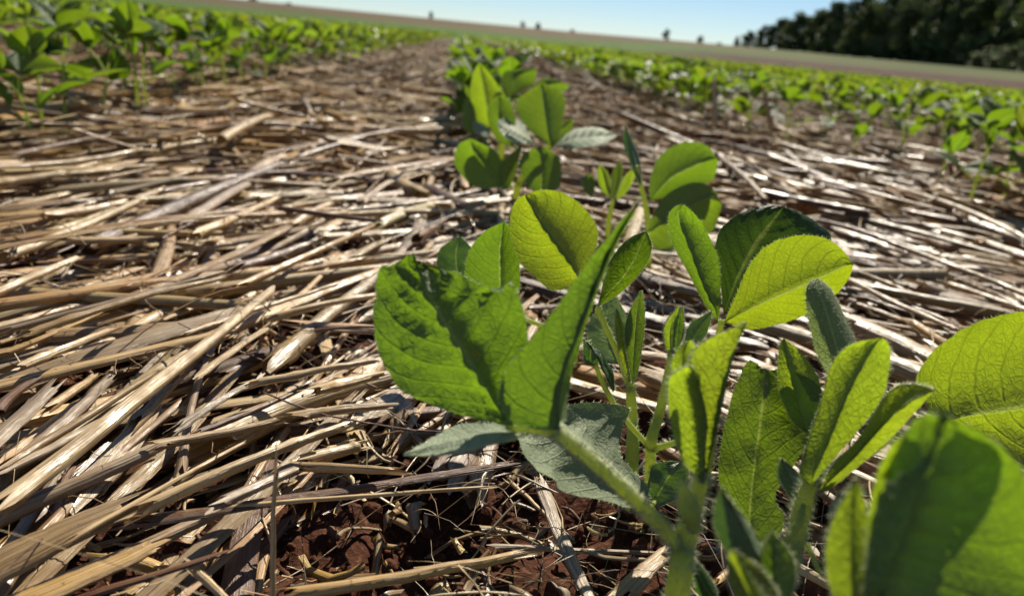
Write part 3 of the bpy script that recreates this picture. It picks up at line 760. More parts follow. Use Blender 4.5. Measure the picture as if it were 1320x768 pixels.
# ---- B: second near plant to the right
b = Plant((.080, .142, -.022), 'hairy soybean plant with insect bitten leaf, second near plant right of the crumpled leaf')
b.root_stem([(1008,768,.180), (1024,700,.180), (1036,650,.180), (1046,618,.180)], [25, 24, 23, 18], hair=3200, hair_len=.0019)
b.leaf([(978,722), ((952,706),(968,692),(996,711)), ((934,665),(967,652),(1013,668)), ((926,605),(973,601),(1001,636)), ((932,558),(978,563),(1036,578)), ((942,515),(982,525),(1064,540)),
        ((955,480),(985,496),(1060,502)), ((966,463),(986,480),(1030,481)), ((977,467),(987,474),(1003,474))],
       .196, .205, .004, .002, label='leaflet with bitten ragged edge', crumple=.0012, wav=.05)
b.leaf([(1042,560), ((1020,540),(1032,530),(1052,535)), ((1004,500),(1024,495),(1059,500)), ((1003,460),(1017,465),(1048,474)), ((1007,442),(1013,448),(1028,450)), (1011,436)],
       .20, .206, 0, .004, mat=M_YOUNG)
b.leaf([(1097,495), ((1074,490),(1088,478),(1106,470)), ((1054,458),(1076,440),(1101,440)), ((1043,415),(1066,405),(1089,410)), ((1039,382),(1057,380),(1074,380)), ((1043,366),(1053,366),(1064,367)), (1053,360)],
       .205, .218, .002, .006, mat=M_FUZZ, flip=True, label='fuzzy grey green leaflet seen from below', hair=6, face_hair=500)
b.leaf([(1046,625), ((1030,612),(1050,610),(1062,606)), ((1040,572),(1070,563),(1104,558)), ((1058,513),(1092,507),(1137,514)), ((1072,468),(1116,464),(1148,466)), ((1097,443),(1131,441),(1146,444)), (1138,436)],
       .177, .172, .008, .002, mat=M_YOUNG, label='young ribbed leaflet, bright on its right half', hair=5, face_hair=300)
b.leaf([(1056,634), ((1072,600),(1072,618),(1066,634)), ((1108,562),(1100,592),(1094,613)), ((1146,504),(1136,552),(1126,586)), ((1176,495),(1166,522),(1164,548)), (1206,502)],
       .176, .168, .004, .006, mat=M_YOUNG, label='young bright leaflet pointing right', hair=5)
b.leaf([(1052,628), ((1040,600),(1054,596),(1064,600)), ((1048,560),(1066,556),(1076,560)), (1082,530)], .182, .185, 0, 0, mat=M_DARK, hair=4)
b.stem([(1036,650,.178), (1030,672,.176), (1020,690,.176)], [6, 12, 4], 'stipule', hair=60)

b.leaf([(1030,660), ((1018,640),(1026,635),(1034,642)), ((1004,612),(1016,606),(1030,612)), (1008,590)], .186, .190, 0, .004, mat=M_DARK, hair=4)
b.stem([(1040,700,.178), (1062,742,.172), (1086,720,.170), (1092,690,.170)], [7, 6, 5, 4], 'petiole', hair=60)
b.leaf([(1092,692), ((1078,680),(1088,672),(1098,680)), ((1072,655),(1084,650),(1096,655)), (1082,632)], .170, .172, 0, .004, mat=M_PALE, hair=4)
b.leaf([(1050,622), ((1066,600),(1072,604),(1080,612)), ((1100,575),(1108,580),(1118,592)), ((1128,560),(1134,566),(1142,575)), (1158,556)], .183, .186, .002, .004, mat=M_LEAF, hair=4)
# ---- C: large leaf at the right edge
c = Plant((.150, .150, -.022), 'soybean plant at the right edge with one large flat bright leaf')
c.root_stem([(1262,690,.205), (1238,600,.203), (1214,540,.201)], [15, 11, 9], hair=400)
c.leaf([(1212,541), ((1182,503),(1228,540),(1228,562)), ((1190,468),(1252,534),(1262,591)), ((1236,428),(1294,528),(1312,604)), ((1292,407),(1340,520),(1362,596)), ((1346,404),(1385,508),(1408,566)), ((1402,424),(1424,488),(1440,522)), (1460,468)],
       .202, .212, -.006, -.002, mat=M_BRIGHT, label='large flat bright leaflet')

# ---- D: blurred plant closest to the camera, bottom right
d = Plant((.075, .086, -.022), 'soybean plant closest to the camera, a blurred dark leaf filling the bottom right corner')
d.root_stem([(1135,900,.106), (1130,800,.106)], [26, 22], hair=300)
d.leaf([(1132,802), ((1118,775),(1140,752),(1190,800)), ((1122,715),(1160,692),(1275,800)), ((1130,658),(1180,642),(1345,765)), ((1143,600),(1198,592),(1345,680)), ((1166,556),(1211,562),(1318,602)), ((1190,531),(1216,548),(1272,560)), (1222,540)],
       .107, .104, .010, .012, mat=M_LEAF, label='large blurred leaflet, half in shade', hair=5, face_hair=300)
d.leaf([(1150,790), ((1122,745),(1160,740),(1215,735)), ((1120,665),(1185,660),(1270,662)), ((1135,600),(1200,605),(1290,610)), ((1165,560),(1215,565),(1285,572)), (1230,546)],
       .115, .1095, .002, .002, mat=M_BRIGHT, label='leaflet tucked close behind the large blurred one', hair=2)  # unseen leaf added here, shaped to cast the shade on the large leaflet
d.leaf([(1104,800), ((1076,775),(1102,770),(1130,775)), ((1064,728),(1100,725),(1130,722)), ((1069,680),(1100,676),(1122,668)), ((1088,640),(1103,640),(1114,640)), (1105,616)],
       .117, .122, .004, .006, mat=M_YOUNG, label='young blurred leaflet', hair=5)
# ---- E: bottom centre, partly out of the frame
e = Plant((.050, .098, -.022), 'low blurred soybean plant at the bottom edge with dark bluish folded leaf')
e.root_stem([(985,860,.124), (990,800,.124)], [20, 16], hair=200)
e.leaf([(1002,800), ((975,775),(995,762),(1005,760)), ((945,728),(976,712),(984,712)), ((922,682),(954,666),(960,668)), ((921,650),(938,640),(942,645)), (930,628)],
       .124, .128, .004, .008, mat=M_DARK, label='dark bluish folded leaflet', hair=4)
e.leaf([(1000,805), ((965,790),(985,775),(1005,775)), ((940,750),(966,740),(990,745)), ((938,720),(952,716),(968,722)), (944,708)], .120, .122, .002, .004, mat=M_YOUNG, hair=4)

e.leaf([(1002,800), ((985,775),(1000,765),(1020,770)), ((978,735),(1000,725),(1026,735)), ((984,705),(1000,698),(1016,706)), (996,684)], .126, .132, .002, .004, mat=M_LEAF, hair=4)
a.leaf([(884,706), ((892,740),(898,735),(904,730)), ((900,765),(910,758),(920,752)), (930,785)], .168, .172, 0, .004, mat=M_DARK, hair=3)
# ---- F: plant behind the folded leaf
f_ = Plant(G(816, 622, -.020), 'slender soybean plant behind the folded leaf with an oval leaf leaning right')
f_.root_stem([(815,590,.262), (815,545,.26), (813,495,.258)], [17, 15, 12], hair=900)
f_.stem([(814,505,.258), (796,455,.262), (770,397,.266)], [9, 8, 8], 'petiole', hair=200)
f_.leaf([(771,394), ((775,378),(782,380),(790,384)), ((782,345),(800,362),(812,366)), ((798,320),(816,338),(832,342)), ((815,305),(826,315),(840,318)), (833,298)],
       .266, .272, .004, .004, flip=True, mat=M_LEAF, label='oval leaflet leaning right')
f_.leaf([(813,494), ((802,472),(808,465),(813,470)), ((793,422),(801,420),(809,435)), (795,397)], .258, .258, 0, .003, mat=M_YOUNG, hair=5)
f_.leaf([(815,496), ((811,470),(817,462),(823,475)), ((805,432),(819,425),(830,430)), ((811,402),(822,396),(831,400)), (827,374)], .256, .257, 0, .003, hair=5)
f_.leaf([(800,470), ((765,462),(790,450),(815,470)), ((757,430),(780,420),(812,430)), ((765,405),(785,395),(805,400)), (790,378)], .29, .30, 0, .0, mat=M_PALE, crumple=.002, label='pale drooping leaflet at the back')

# ---- M: plant with round bright leaves
m = Plant(G(742, 462, -.020), 'soybean plant with round bright backlit leaf, above the folded leaf')
m.root_stem([(742,430,.345), (746,390,.34), (752,370,.335)], [10, 9, 7], hair=300)
m.stem([(742,425,.345), (700,420,.342), (648,398,.340)], [7, 6, 5], 'petiole', hair=100)
m.leaf([(752,369), ((728,373),(742,350),(761,346)), ((709,373),(735,338),(768,322)), ((688,356),(722,321),(772,302)), ((669,336),(708,302),(764,281)), ((658,302),(694,283),(746,261)), ((658,276),(685,266),(722,247)), ((665,259),(679,256),(697,245)), (677,251)],
       .333, .325, .000, .009, mat=M_ROUND, label='round bright backlit leaflet')
m.leaf([(645,402), ((604,386),(645,375),(668,382)), ((599,352),(645,345),(670,345)), ((606,322),(645,320),(665,312)), ((624,299),(648,300),(658,294)), (650,286)],
       .34, .335, .002, .006, label='oval leaflet with shaded right edge')
m.leaf([(598,372), ((570,362),(592,358),(612,360)), ((563,342),(588,340),(613,342)), ((568,320),(588,322),(610,323)), (593,304)],
       .35, .35, 0, 0, mat=M_DARK, crumple=.002, label='small dark lumpy leaflet')

# ---- G: plant with damaged leaves
g = Plant(G(846, 640, -.020), 'soybean plant with shrivelled chewed leaves between the two near stems')
g.root_stem([(839,578,.232), (848,540,.231), (858,500,.230), (867,452,.230)], [14, 13, 12, 10], hair=1000)
g.stem([(839,578,.231), (806,540,.234), (780,500,.237), (757,440,.24)], [8, 7, 7, 5], 'petiole', hair=200)
g.stem([(840,578,.231), (858,574,.229), (876,568,.228)], [10, 8, 7], 'petiole', hair=80)
g.leaf([(757,470), ((752,462),(760,458),(768,470)), ((752,445),(762,448),(772,462)), ((754,440),(768,460),(782,480)), (790,505)], .238, .236, 0, .004, mat=M_DARK, crumple=.003, label='shrivelled rolled leaflet')
g.leaf([(866,462), ((858,445),(864,440),(868,446)), ((857,420),(865,418),(872,425)), (875,394)], .230, .230, 0, .002, mat=M_YOUNG, hair=6)
g.leaf([(868,462), ((868,440),(873,438),(878,440)), ((870,415),(876,412),(882,420)), (880,396)], .229, .230, 0, .002, hair=6)
g.leaf([(872,462), ((882,440),(888,445),(892,450)), ((890,418),(900,425),(910,432)), (918,401)], .232, .236, 0, .004, mat=M_DARK, hair=5)
g.leaf([(846,655), ((834,640),(848,636),(866,645)), ((836,615),(858,618),(884,640)), ((844,598),(866,602),(888,612)), (880,594)], .228, .232, 0, .004, mat=M_DARK, crumple=.003, label='chewed dark leaflet')

# ---- H: drooping pale leaf
g.stem([(846,640,.23), (842,650,.222), (836,653,.214)], [6, 5, 4], 'petiole')
g.leaf([(838,653), ((815,654),(815,629),(834,624)), ((776,644),(786,599),(802,588)), ((730,633),(760,576),(803,560)), ((712,619),(736,561),(812,527)), ((690,605),(715,553),(776,518)), ((675,580),(698,550),(735,520)), ((668,564),(682,555),(705,540)), (668,558)],
       .214, .206, -.018, .020, mat=M_PALE, crumple=.0010, label='large drooping grey green leaflet with torn edge', wav=.06, hair=5, face_hair=400)

# ---- I: upright trio at right of centre
i_ = Plant(G(928, 520, -.020), 'soybean plant with one bright and one dark broad leaf, right of centre')
i_.root_stem([(925,480,.325), (926,440,.318), (930,414,.312)], [10, 9, 8], hair=400)
i_.leaf([(925,415), ((911,397),(922,395),(929,395)), ((886,350),(906,364),(930,378)), ((866,313),(889,318),(927,336)), ((861,281),(874,280),(910,296)), ((869,267),(876,270),(894,274)), (881,264)],
       .312, .306, .002, .006, label='narrow oval leaflet leaning left')
i_.leaf([(933,406), ((928,365),(945,370),(975,388)), ((922,320),(960,338),(1032,352)), ((932,292),(975,312),(1070,312)), ((958,274),(990,292),(1056,290)), ((985,266),(1002,277),(1032,275)), (1010,267)],
       .345, .352, .004, .010, mat=M_DARK, label='broad dark upright leaflet', flip=True)
i_.leaf([(934,415), ((948,382),(960,402),(964,425)), ((966,342),(990,388),(998,420)), ((990,316),(1020,375),(1036,407)), ((1025,304),(1050,362),(1067,388)), ((1060,306),(1073,351),(1087,371)), ((1083,319),(1089,343),(1097,354)), (1100,340)],
       .306, .294, .000, .014, mat=M_BRIGHT, label='bright broad leaflet, its lower half shaded')
# ---- J
j_ = Plant(G(840, 345, -.012), 'soybean plant with two stacked leaves pointing right and a dark spike leaf')
j_.root_stem([(836,310,.54), (833,270,.53), (820,215,.52)], [8, 7, 6], hair=200)
j_.leaf([(838,259), ((838,233),(850,245),(862,253)), ((849,204),(868,228),(892,242)), ((876,185),(892,216),(917,234)), ((908,186),(910,208),(924,218)), (925,204)], .525, .52, .004, .006, mat=M_LEAF, label='upper broad leaflet pointing right')
j_.leaf([(833,300), ((838,283),(844,295),(845,321)), ((858,252),(866,279),(866,317)), ((893,235),(897,262),(897,307)), ((917,241),(916,254),(920,296)), (931,262)], .52, .50, .006, .006, label='lower broad leaflet pointing right')
j_.leaf([(838,305), ((845,312),(848,316),(850,322)), ((862,312),(866,318),(868,323)), (885,312)], .525, .53, 0, 0, mat=M_DARK)
j_.leaf([(826,240), ((814,215),(820,212),(826,214)), ((804,185),(811,184),(818,188)), (806,162)], .52, .52, 0, .006, mat=M_DARK, label='folded dark spike leaflet')
# ---- K
k_ = Plant(G(784, 305, -.008), 'tiny soybean plant with three small upright leaves behind the round leaf')
k_.root_stem([(785,285,.60), (790,258,.59)], [7, 5], hair=60)
k_.leaf([(790,258), ((775,245),(782,240),(788,244)), ((770,225),(778,224),(785,226)), (773,211)], .59, .59, 0, .004, mat=M_YOUNG)
k_.leaf([(791,258), ((788,240),(794,238),(799,240)), ((790,220),(797,219),(803,222)), (800,206)], .585, .59, 0, .004)
k_.leaf([(792,259), ((797,246),(803,246),(806,250)), ((805,228),(811,229),(817,232)), (818,216)], .58, .58, 0, .004, mat=M_YOUNG)
k_.leaf([(762,255), ((753,245),(759,244),(766,246)), ((751,230),(759,230),(767,232)), (760,224)], .6, .6, 0, .004)
# ---- L
l_ = Plant(G(664, 264, -.004), 'bushy soybean plant with pale leaf undersides, left of the tiny plant in the middle row')
l_.root_stem([(668,240,.67), (690,205,.66), (708,188,.655)], [9, 8, 6], hair=100)
l_.stem([(672,235,.668), (660,240,.66), (646,241,.65)], [5, 4, 4], 'petiole')
l_.leaf([(647,242), ((614,242),(636,222),(647,226)), ((592,222),(622,208),(646,208)), ((585,205),(612,196),(638,194)), ((592,186),(606,185),(622,186)), (607,179)], .65, .64, .004, .008, label='leaflet with shaded upper half')
l_.leaf([(712,189), ((689,174),(708,175),(720,180)), ((671,153),(704,150),(726,155)), ((665,138),(701,135),(729,130)), ((675,122),(699,120),(720,115)), (698,107)], .65, .65, .004, .012, label='large upright bright leaflet')
l_.leaf([(688,185), ((676,162),(674,174),(671,184)), ((660,152),(660,166),(656,179)), ((648,152),(650,162),(646,170)), (641,158)], .655, .64, .045, -.03, mat=M_SILVER, flip=True, label='pale leaflet seen from below')
l_.leaf([(717,190), ((738,173),(738,183),(738,193)), ((763,168),(763,180),(763,191)), ((783,172),(783,178),(783,184)), (797,176)], .655, .635, .045, -.03, mat=M_SILVER, flip=True, label='pale leaflet pointing right')
l_.leaf([(698,252), ((680,240),(698,235),(721,241)), ((670,218),(698,215),(723,215)), ((674,199),(697,200),(717,199)), (695,189)], .64, .645, .004, .010, label='cupped leaflet with dark centre')
l_.leaf([(648,246), ((644,234),(652,226),(660,236)), ((647,210),(658,206),(669,206)), (673,186)], .65, .66, 0, .004)
l_.leaf([(666,192), ((640,180),(650,170),(666,176)), ((628,150),(642,146),(663,146)), ((632,131),(643,129),(655,129)), (643,123)], .68, .68, .003, .008)
l_.leaf([(706,196), ((708,176),(716,174),(726,178)), ((722,160),(730,162),(738,164)), (738,152)], .69, .7, 0, .006)

# ---- N
n_ = Plant(G(645, 208, -.004), 'soybean plant with tall bright leaves just behind the bushy plant in the middle row')
n_.root_stem([(648,185,.86), (652,150,.85), (655,128,.84)], [7, 6, 5], hair=40)
n_.leaf([(640,166), ((616,158),(630,148),(646,152)), ((606,128),(624,118),(648,126)), ((609,98),(620,96),(638,104)), (618,80)], .85, .85, .004, .006, mat=M_BRIGHT, label='tall bright upright leaflet')
n_.leaf([(655,128), ((646,112),(660,112),(672,118)), ((652,92),(668,96),(688,108)), (692,88)], .86, .87, .006, .006, label='dark upper leaflet')
n_.leaf([(684,132), ((688,112),(700,114),(708,126)), ((704,100),(716,106),(726,118)), (735,110)], .84, .84, .006, .006)
n_.leaf([(612,176), ((598,165),(606,160),(614,160)), ((597,140),(604,138),(612,140)), (602,122)], .84, .84, 0, .006)
n_.leaf([(612,156), ((610,162),(617,166),(624,162)), ((614,172),(622,173),(630,170)), (634,180)], .83, .82, 0, .01, mat=M_SILVER)

# ------------------------------------------------------------------ generic seedlings for the rest of the field
def blade(base, d, nrm, ln, wd, fold, droop, nst=6, shape=.75):
    """stations of an oval leaflet: base point, direction, upper-side normal"""
    d = d/np.linalg.norm(d); s = np.cross(d, nrm); s /= np.linalg.norm(s); nn = np.cross(s, d)
    t = np.linspace(0, 1, nst); w = np.sin(PI*np.clip(t, .0, 1)**.82)**shape*wd/2; w[0] = w[-1] = .0004
    M = base + d*(t*ln)[:, None] - nn*(droop*ln*t*t)[:, None]
    cu = math.cos(fold); su = math.sin(fold)
    L = M + (-s*cu + nn*su)*w[:, None]; R = M + (s*cu + nn*su)*w[:, None]
    return L, M, R
def gen_plant(seed, size=1.):
    """list of organs: ('stem'|'petiole'|'leaflet', data)"""
    r_ = np.random.default_rng(seed); org = []
    h = .062*size*r_.uniform(.85, 1.2)
    lean = r_.normal(0, .10, 2)
    top = np.array([lean[0]*h, lean[1]*h, h])
    org.append(('stem', np.array([[0, 0, -.02], top*.5 + [r_.normal(0, .002), 0, 0], top]), [.0019, .0017, .0012]))
    a0 = r_.uniform(0, PI)
    for k in range(2):                       # first pair of simple leaves
        a = a0 + k*PI + r_.normal(0, .25); p0 = top*.45
        e = p0 + np.array([math.cos(a), math.sin(a), .75])*.018*size
        org.append(('petiole', np.array([p0, (p0+e)/2 + [0, 0, .001], e]), [.0009, .0008, .0007]))
        el = r_.uniform(-.1, 1.2); dd = np.array([math.cos(a)*math.cos(el), math.sin(a)*math.cos(el), math.sin(el)])
        nr = np.array([-math.cos(a)*math.sin(el), -math.sin(a)*math.sin(el), math.cos(el)]) + r_.normal(0, .3, 3)
        org.append(('leaflet', e, dd, nr, .044*size*r_.uniform(.8, 1.2), .040*size*r_.uniform(.8, 1.15), r_.uniform(.1, .5), r_.uniform(.0, .35)))
    a0 += PI/2
    for k in range(2):                       # trifoliate leaves
        a = a0 + k*(PI*.9) + r_.normal(0, .35); p0 = top*(.8+.2*k); pl = (.036 if k == 0 else .026)*size
        e = p0 + np.array([math.cos(a)*.7, math.sin(a)*.7, .8])*pl*r_.uniform(.85, 1.2)
        org.append(('petiole', np.array([p0, (p0+e)/2 + [0, 0, .003], e]), [.0011, .0009, .0008]))
        for q in (-1, 0, 1):
            aa = a + q*1.25 + r_.normal(0, .15); el = r_.uniform(.1, 1.35)
            dd = np.array([math.cos(aa)*math.cos(el), math.sin(aa)*math.cos(el), math.sin(el)])
            nr = np.array([-math.cos(aa)*math.sin(el), -math.sin(aa)*math.sin(el), math.cos(el)]) + r_.normal(0, .35, 3)
            s = size*(1. if k == 0 else .72)
            org.append(('leaflet', e, dd, nr, .050*s*r_.uniform(.8, 1.2), .038*s*r_.uniform(.8, 1.15), r_.uniform(.1, .6), r_.uniform(.0, .3)))
    for q in range(2):                       # young folded tip
        a = r_.uniform(0, 2*PI); dd = np.array([math.cos(a)*.25, math.sin(a)*.25, 1])
        org.append(('leaflet', top, dd, np.array([math.cos(a), math.sin(a), 0.]), .022*size, .011*size, 1., 0.))
    return org
def organ_mesh(o, nu, nv, ns, nseg, seed):
    if o[0] != 'leaflet': return stem_mesh(o[1], o[2], ns=ns, nseg=nseg, seed=seed)
    L, M, R = blade(*o[1:])
    return leaf_mesh(R, M, L, nu=nu, nv=nv, seed=seed, bulge=.12, wav=.08)

N_PROTO = 7
proto_org = [gen_plant(100+k) for k in range(N_PROTO)]
detail = []                                   # meshes per organ for the near copies
for k, org in enumerate(proto_org):
    ms = []
    for q, o in enumerate(org):
        v, f, uv, mi = organ_mesh(o, 16, 5, 7, 8, k*40+q)
        y = np.ones((len(v), 3))
        ms.append((o[0], mesh_np(o[0], v, f, uv, mats=[M_LEAF if o[0] == 'leaflet' else M_STEM])))
    detail.append(ms)
def merged(org, nu, nv, ns, nseg, k):
    V, F4, F3, U, I, off = [], [], [], [], [], 0
    I4, I3 = [], []
    for q, o in enumerate(org):
        v, f, uv, mi = organ_mesh(o, nu, nv, ns, nseg, k*40+q)
        if o[0] == 'leaflet': F4.append(f[0]+off); I4.append(np.zeros(len(f[0]), int))
        else: F4.append(f[0]+off); I4.append(np.ones(len(f[0]), int))
        V.append(v); U.append(uv); off += len(v)
    return np.vstack(V), np.vstack(F4), np.vstack(U), np.concatenate(I4)
whole = []
for k, org in enumerate(proto_org):
    v, f, uv, mi = merged(org, 9, 3, 4, 4, k)
    whole.append(mesh_np('soybean_seedling', v, f, uv, tone=np.ones((len(v), 3)), mats=[M_FAR, M_STEM], midx=mi))
low = [merged(org, 5, 1, 3, 2, k) for k, org in enumerate(proto_org)]

lowest = [merged([o for o in org if o[0] == 'leaflet'], 3, 1, 3, 2, k) for k, org in enumerate(proto_org)]
# where the seedlings stand
pr = np.random.default_rng(303)
spots = []
for row in range(-80, 70):
    x0 = ROW_X + row*ROW_GAP - (.01 if row == 0 else 0) + (.012*row if row > 0 else 0)
    y = .3 + pr.random()*.1
    while y < 46:
        x = x0 + pr.normal(0, .018)
        if row == 0 and y < 6: x -= .03*min(1, y/3)
        if y > .12:
            spots.append((x, y, row))
        y += pr.uniform(.045, .095)*(.62 if row > 0 else .6 if row == 0 else 1) if y < 10 else pr.uniform(.06, .13) if y < 18 else pr.uniform(.14, .30)
spots = np.array(spots)
q = proj(np.stack([spots[:, 0], spots[:, 1], np.full(len(spots), .06)], 1))
inside = (q[:, 2] > .05) & (q[:, 0] > -140) & (q[:, 0] < 1460) & (spots[:, 1] > .3) & (np.hypot(spots[:, 0], spots[:, 1]) < 44 - 23*sstep(.10, .2, spots[:, 0]/spots[:, 1]))
near_gap = (spots[:, 2] == 0) & (spots[:, 1] < .97)              # traced plants stand there
right_sparse = (spots[:, 2] == 1) & (spots[:, 1] < 1.9) & (pr.random(len(spots)) < .55)
right_first = (spots[:, 2] == 1) & (spots[:, 1] < 1.35)
left_first = (spots[:, 2] == -1) & (spots[:, 1] < .70)
spots = spots[inside & ~near_gap & ~right_sparse & ~right_first & ~left_first]
order = np.argsort(np.hypot(spots[:, 0], spots[:, 1])); spots = spots[order]
q = proj(np.stack([spots[:, 0], spots[:, 1], np.full(len(spots), .06)], 1))
onframe = (q[:, 0] > -20) & (q[:, 0] < 1340)
spots = np.vstack([spots, [[*G(px, py)[:2], 1] for px, py in ((1100,200),(1062,178),(1213,232),(1246,268),(1296,262),(1160,205),(1330,300))]])
order = np.argsort(np.hypot(spots[:, 0], spots[:, 1])); spots = spots[order]
q = proj(np.stack([spots[:, 0], spots[:, 1], np.full(len(spots), .06)], 1))
onframe = (q[:, 0] > -20) & (q[:, 0] < 1340)
n_hero = 14
idx = [i for i in range(len(spots)) if onframe[i]][:300-n_hero]
chosen = set(idx)
RN = {-1: 'first row left of the middle row', 0: 'middle row behind the bushy plant', 1: 'first row right of the middle row'}
def row_words(row, d):
    r_ = int(row)
    if r_ in RN: w = RN[r_]
    else: w = ('%s row to the %s of the middle row' % ({2: 'second', 3: 'third', 4: 'fourth'}.get(abs(r_), 'a distant'), 'left' if r_ < 0 else 'right')) if abs(r_) < 5 else 'distant rows at %s' % ('left' if r_ < 0 else 'right')
    w = w if w.startswith('dist') else 'the '+w
    return w
nd = 0
for i in idx:
    x, y, row = spots[i]; dist = math.hypot(x, y); k = int(pr.integers(N_PROTO)); sc = pr.uniform(.82, 1.15)*(.88 if row == 0 else (.95 if row == 1 else .88 if row > 0 else 1)); rz = pr.uniform(0, 2*PI)
    band = 'near' if dist < 1.3 else ('half way along' if dist < 2.4 else 'far along')
    near = dist < 2.1
    lab = '%s soybean seedling %s %s' % ('leafy' if near else 'blurred', {'near': 'at the near end of', 'half way along': 'part way along', 'far along': 'far along'}[band], row_words(row, dist))
    z = -.004
    if near:
        o = thing('soybean_seedling', (x, y, z), lab, 'seedling', 'soybean seedlings in the field rows')
        pet = None
        for nm, me in detail[k]:
            c_ = link(nm, me, pet if nm == 'leaflet' and pet is not None else o)
            if nm == 'petiole': pet = c_
    else:
        o = link('soybean_seedling', whole[k], loc=(x, y, z)); tag(o, lab, 'seedling', 'soybean seedlings in the field rows')
    o.rotation_euler = (0, 0, rz); o.scale = (sc, sc, sc)
rest = [i for i in range(len(spots)) if i not in chosen]
VV, FF, UU, MM, TT, off = [], [], [], [], [], 0
for i in rest:
    x, y, row = spots[i]; k = int(pr.integers(N_PROTO)); sc = pr.uniform(.8, 1.15)*(.9 if row >= 0 else 1)*(1 if y < 18 else 1.25); rz = pr.uniform(0, 2*PI)
    v, f, uv, mi = (low if y < 11 else lowest)[k]; c_, s_ = math.cos(rz)*sc, math.sin(rz)*sc
    w = np.stack([v[:, 0]*c_-v[:, 1]*s_ + x, v[:, 0]*s_+v[:, 1]*c_ + y, v[:, 2]*sc - .004 + float(terrain(np.array([x]), np.array([y]))[0])], 1)
    VV.append(w); FF.append(f+off); UU.append(uv); MM.append(mi); off += len(v)
    TT.append(np.ones((len(v), 3))*pr.uniform(.75, 1.2)*np.array([pr.uniform(.85, 1.15), 1, 1]))
tag(link('soybean_rows', mesh_np('soybean_rows', np.vstack(VV), np.vstack(FF), np.vstack(UU), np.vstack(TT), [M_FAR, M_STEM], np.concatenate(MM))),
    'countless small green soybean plants filling the field to the horizon', 'crop', kind='stuff')
print('seedlings', len(idx), 'mass', len(rest), 'straws', n_straw)

# ------------------------------------------------------------------ trees beyond the field
def tree_mesh(h, wd, seed, dens=1., leaf=.27, low_crown=.12):
    r_ = np.random.default_rng(seed)
    # trunk with limbs
    tp, tf, off = [], [], 0
    pts = [np.array([0, 0, -.5]), np.array([r_.normal(0, .02*h), r_.normal(0, .02*h), h*.4]), np.array([r_.normal(0, .04*h), r_.normal(0, .04*h), h*.8])]
    segs = [(pts, [.028*h, .02*h, .006*h])]
    tips = [pts[2]]
    for k in range(7):
        t = r_.uniform(.3, .75); b0 = pts[0]*(1-t)+pts[2]*t; b0[2] = h*t*.9
        a = r_.uniform(0, 2*PI); e = b0 + np.array([math.cos(a)*wd*.36, math.sin(a)*wd*.36, h*r_.uniform(.05, .25)])
        segs.append(([b0, (b0+e)/2+[0, 0, .03*h], e], [.012*h, .008*h, .003*h])); tips.append(e)
    for p, rr in segs:
        v, f, _, _ = stem_mesh(np.array(p), rr, ns=6, nseg=6, seed=seed); tp.append(v); tf += [a+off for a in f]; off += len(v)
    # crown: clumps of leaf faces round many centres
    nc = 26
    th = r_.uniform(0, 2*PI, nc); rad = np.sqrt(r_.random(nc)); zz = r_.random(nc)
    prof = np.sin(PI*np.clip(.12+.86*zz, 0, 1))**.6
    cen = np.stack([np.cos(th)*rad*wd*.40*prof, np.sin(th)*rad*wd*.40*prof, h*(low_crown + (.90-low_crown)*zz)], 1)
    cr = wd*.16*r_.uniform(.6, 1.35, nc)
    n = int(6800*dens); ci = r_.integers(0, nc, n)
    d = r_.normal(0, 1, (n, 3)); d /= np.linalg.norm(d, axis=1)[:, None]
    p = cen[ci] + d*(cr[ci]*r_.random(n)**.45*np.where(r_.random(n) < .16, 1.35, 1))[:, None]*np.array([1, 1, .8])
    p[:, 2] = np.maximum(p[:, 2], h*.03)
    a = r_.normal(0, 1, (n, 3)); a /= np.linalg.norm(a, axis=1)[:, None]; b = np.cross(a, r_.normal(0, 1, (n, 3))); b /= np.linalg.norm(b, axis=1)[:, None]
    s = leaf*r_.uniform(.5, 1.3, n)[:, None]
    V = np.stack([p-a*s, p-b*s*.6, p+a*s, p+b*s*.6+np.cross(a, b)*s*.3], 1).reshape(-1, 3)
    F = np.arange(4*n).reshape(n, 4)
    tn = np.repeat((r_.uniform(.6, 1.3, nc)[ci]*r_.uniform(.8, 1.2, n))[:, None], 4, 0)*np.ones((1, 3))
    return (np.vstack(tp), tf), (V, F, tn)
protos = []
for k in range(6):
    tr, cr = tree_mesh(12., [8.5, 10, 7.5, 9.5, 11, 8][k], 40+k, dens=1.25, low_crown=[.0, .02, -.02, .0, .02, -.03][k])
    protos.append((mesh_np('trunk', tr[0], tr[1], mats=[M_BARK]), mesh_np('crown', cr[0], cr[1], tone=cr[2], mats=[M_FOL], smooth=False)))
def put_tree(px, py, Z, h, k, label, group, wide=1.):
    r = MW @ np.array([(px-660)/FPX, (py-384)/FPX, 1.]); p = EYE + r*Z
    x, y = float(p[0]), float(p[1]); z = float(terrain(np.array([x]), np.array([y]))[0]) - .1
    o = thing('tree', (x, y, z), label, 'tree', group)
    s = h/12.; o.scale = (s*wide, s*wide, s); o.rotation_euler = (0, 0, random.uniform(0, 6.28))
    link('trunk', protos[k][0], o); link('crown', protos[k][1], o)
    return o
tr_ = random.Random(9)
FG = 'trees of the dark wood'
edge = [(946,318,4.6,'lowest bush tapering off the left end of the dark wood'), (962,315,7,'small tree second from the left end of the dark wood'), (980,300,9.5,'first tall rounded tree at the left end of the dark wood'),
        (1002,285,11.5,'tree in the left part of the wood, just right of the first tall one'), (1026,268,13.5,'broad dark tree left of the first dip in the wood edge'), (1050,250,14.5,'broad dark tree in the wood, left of the tallest part'), (1076,232,16,'tree in the wood next to its tallest part')]
for j, (px, Z, h, lab) in enumerate(edge): put_tree(px, 70, Z, h, j % 6, lab, FG, 1.15)
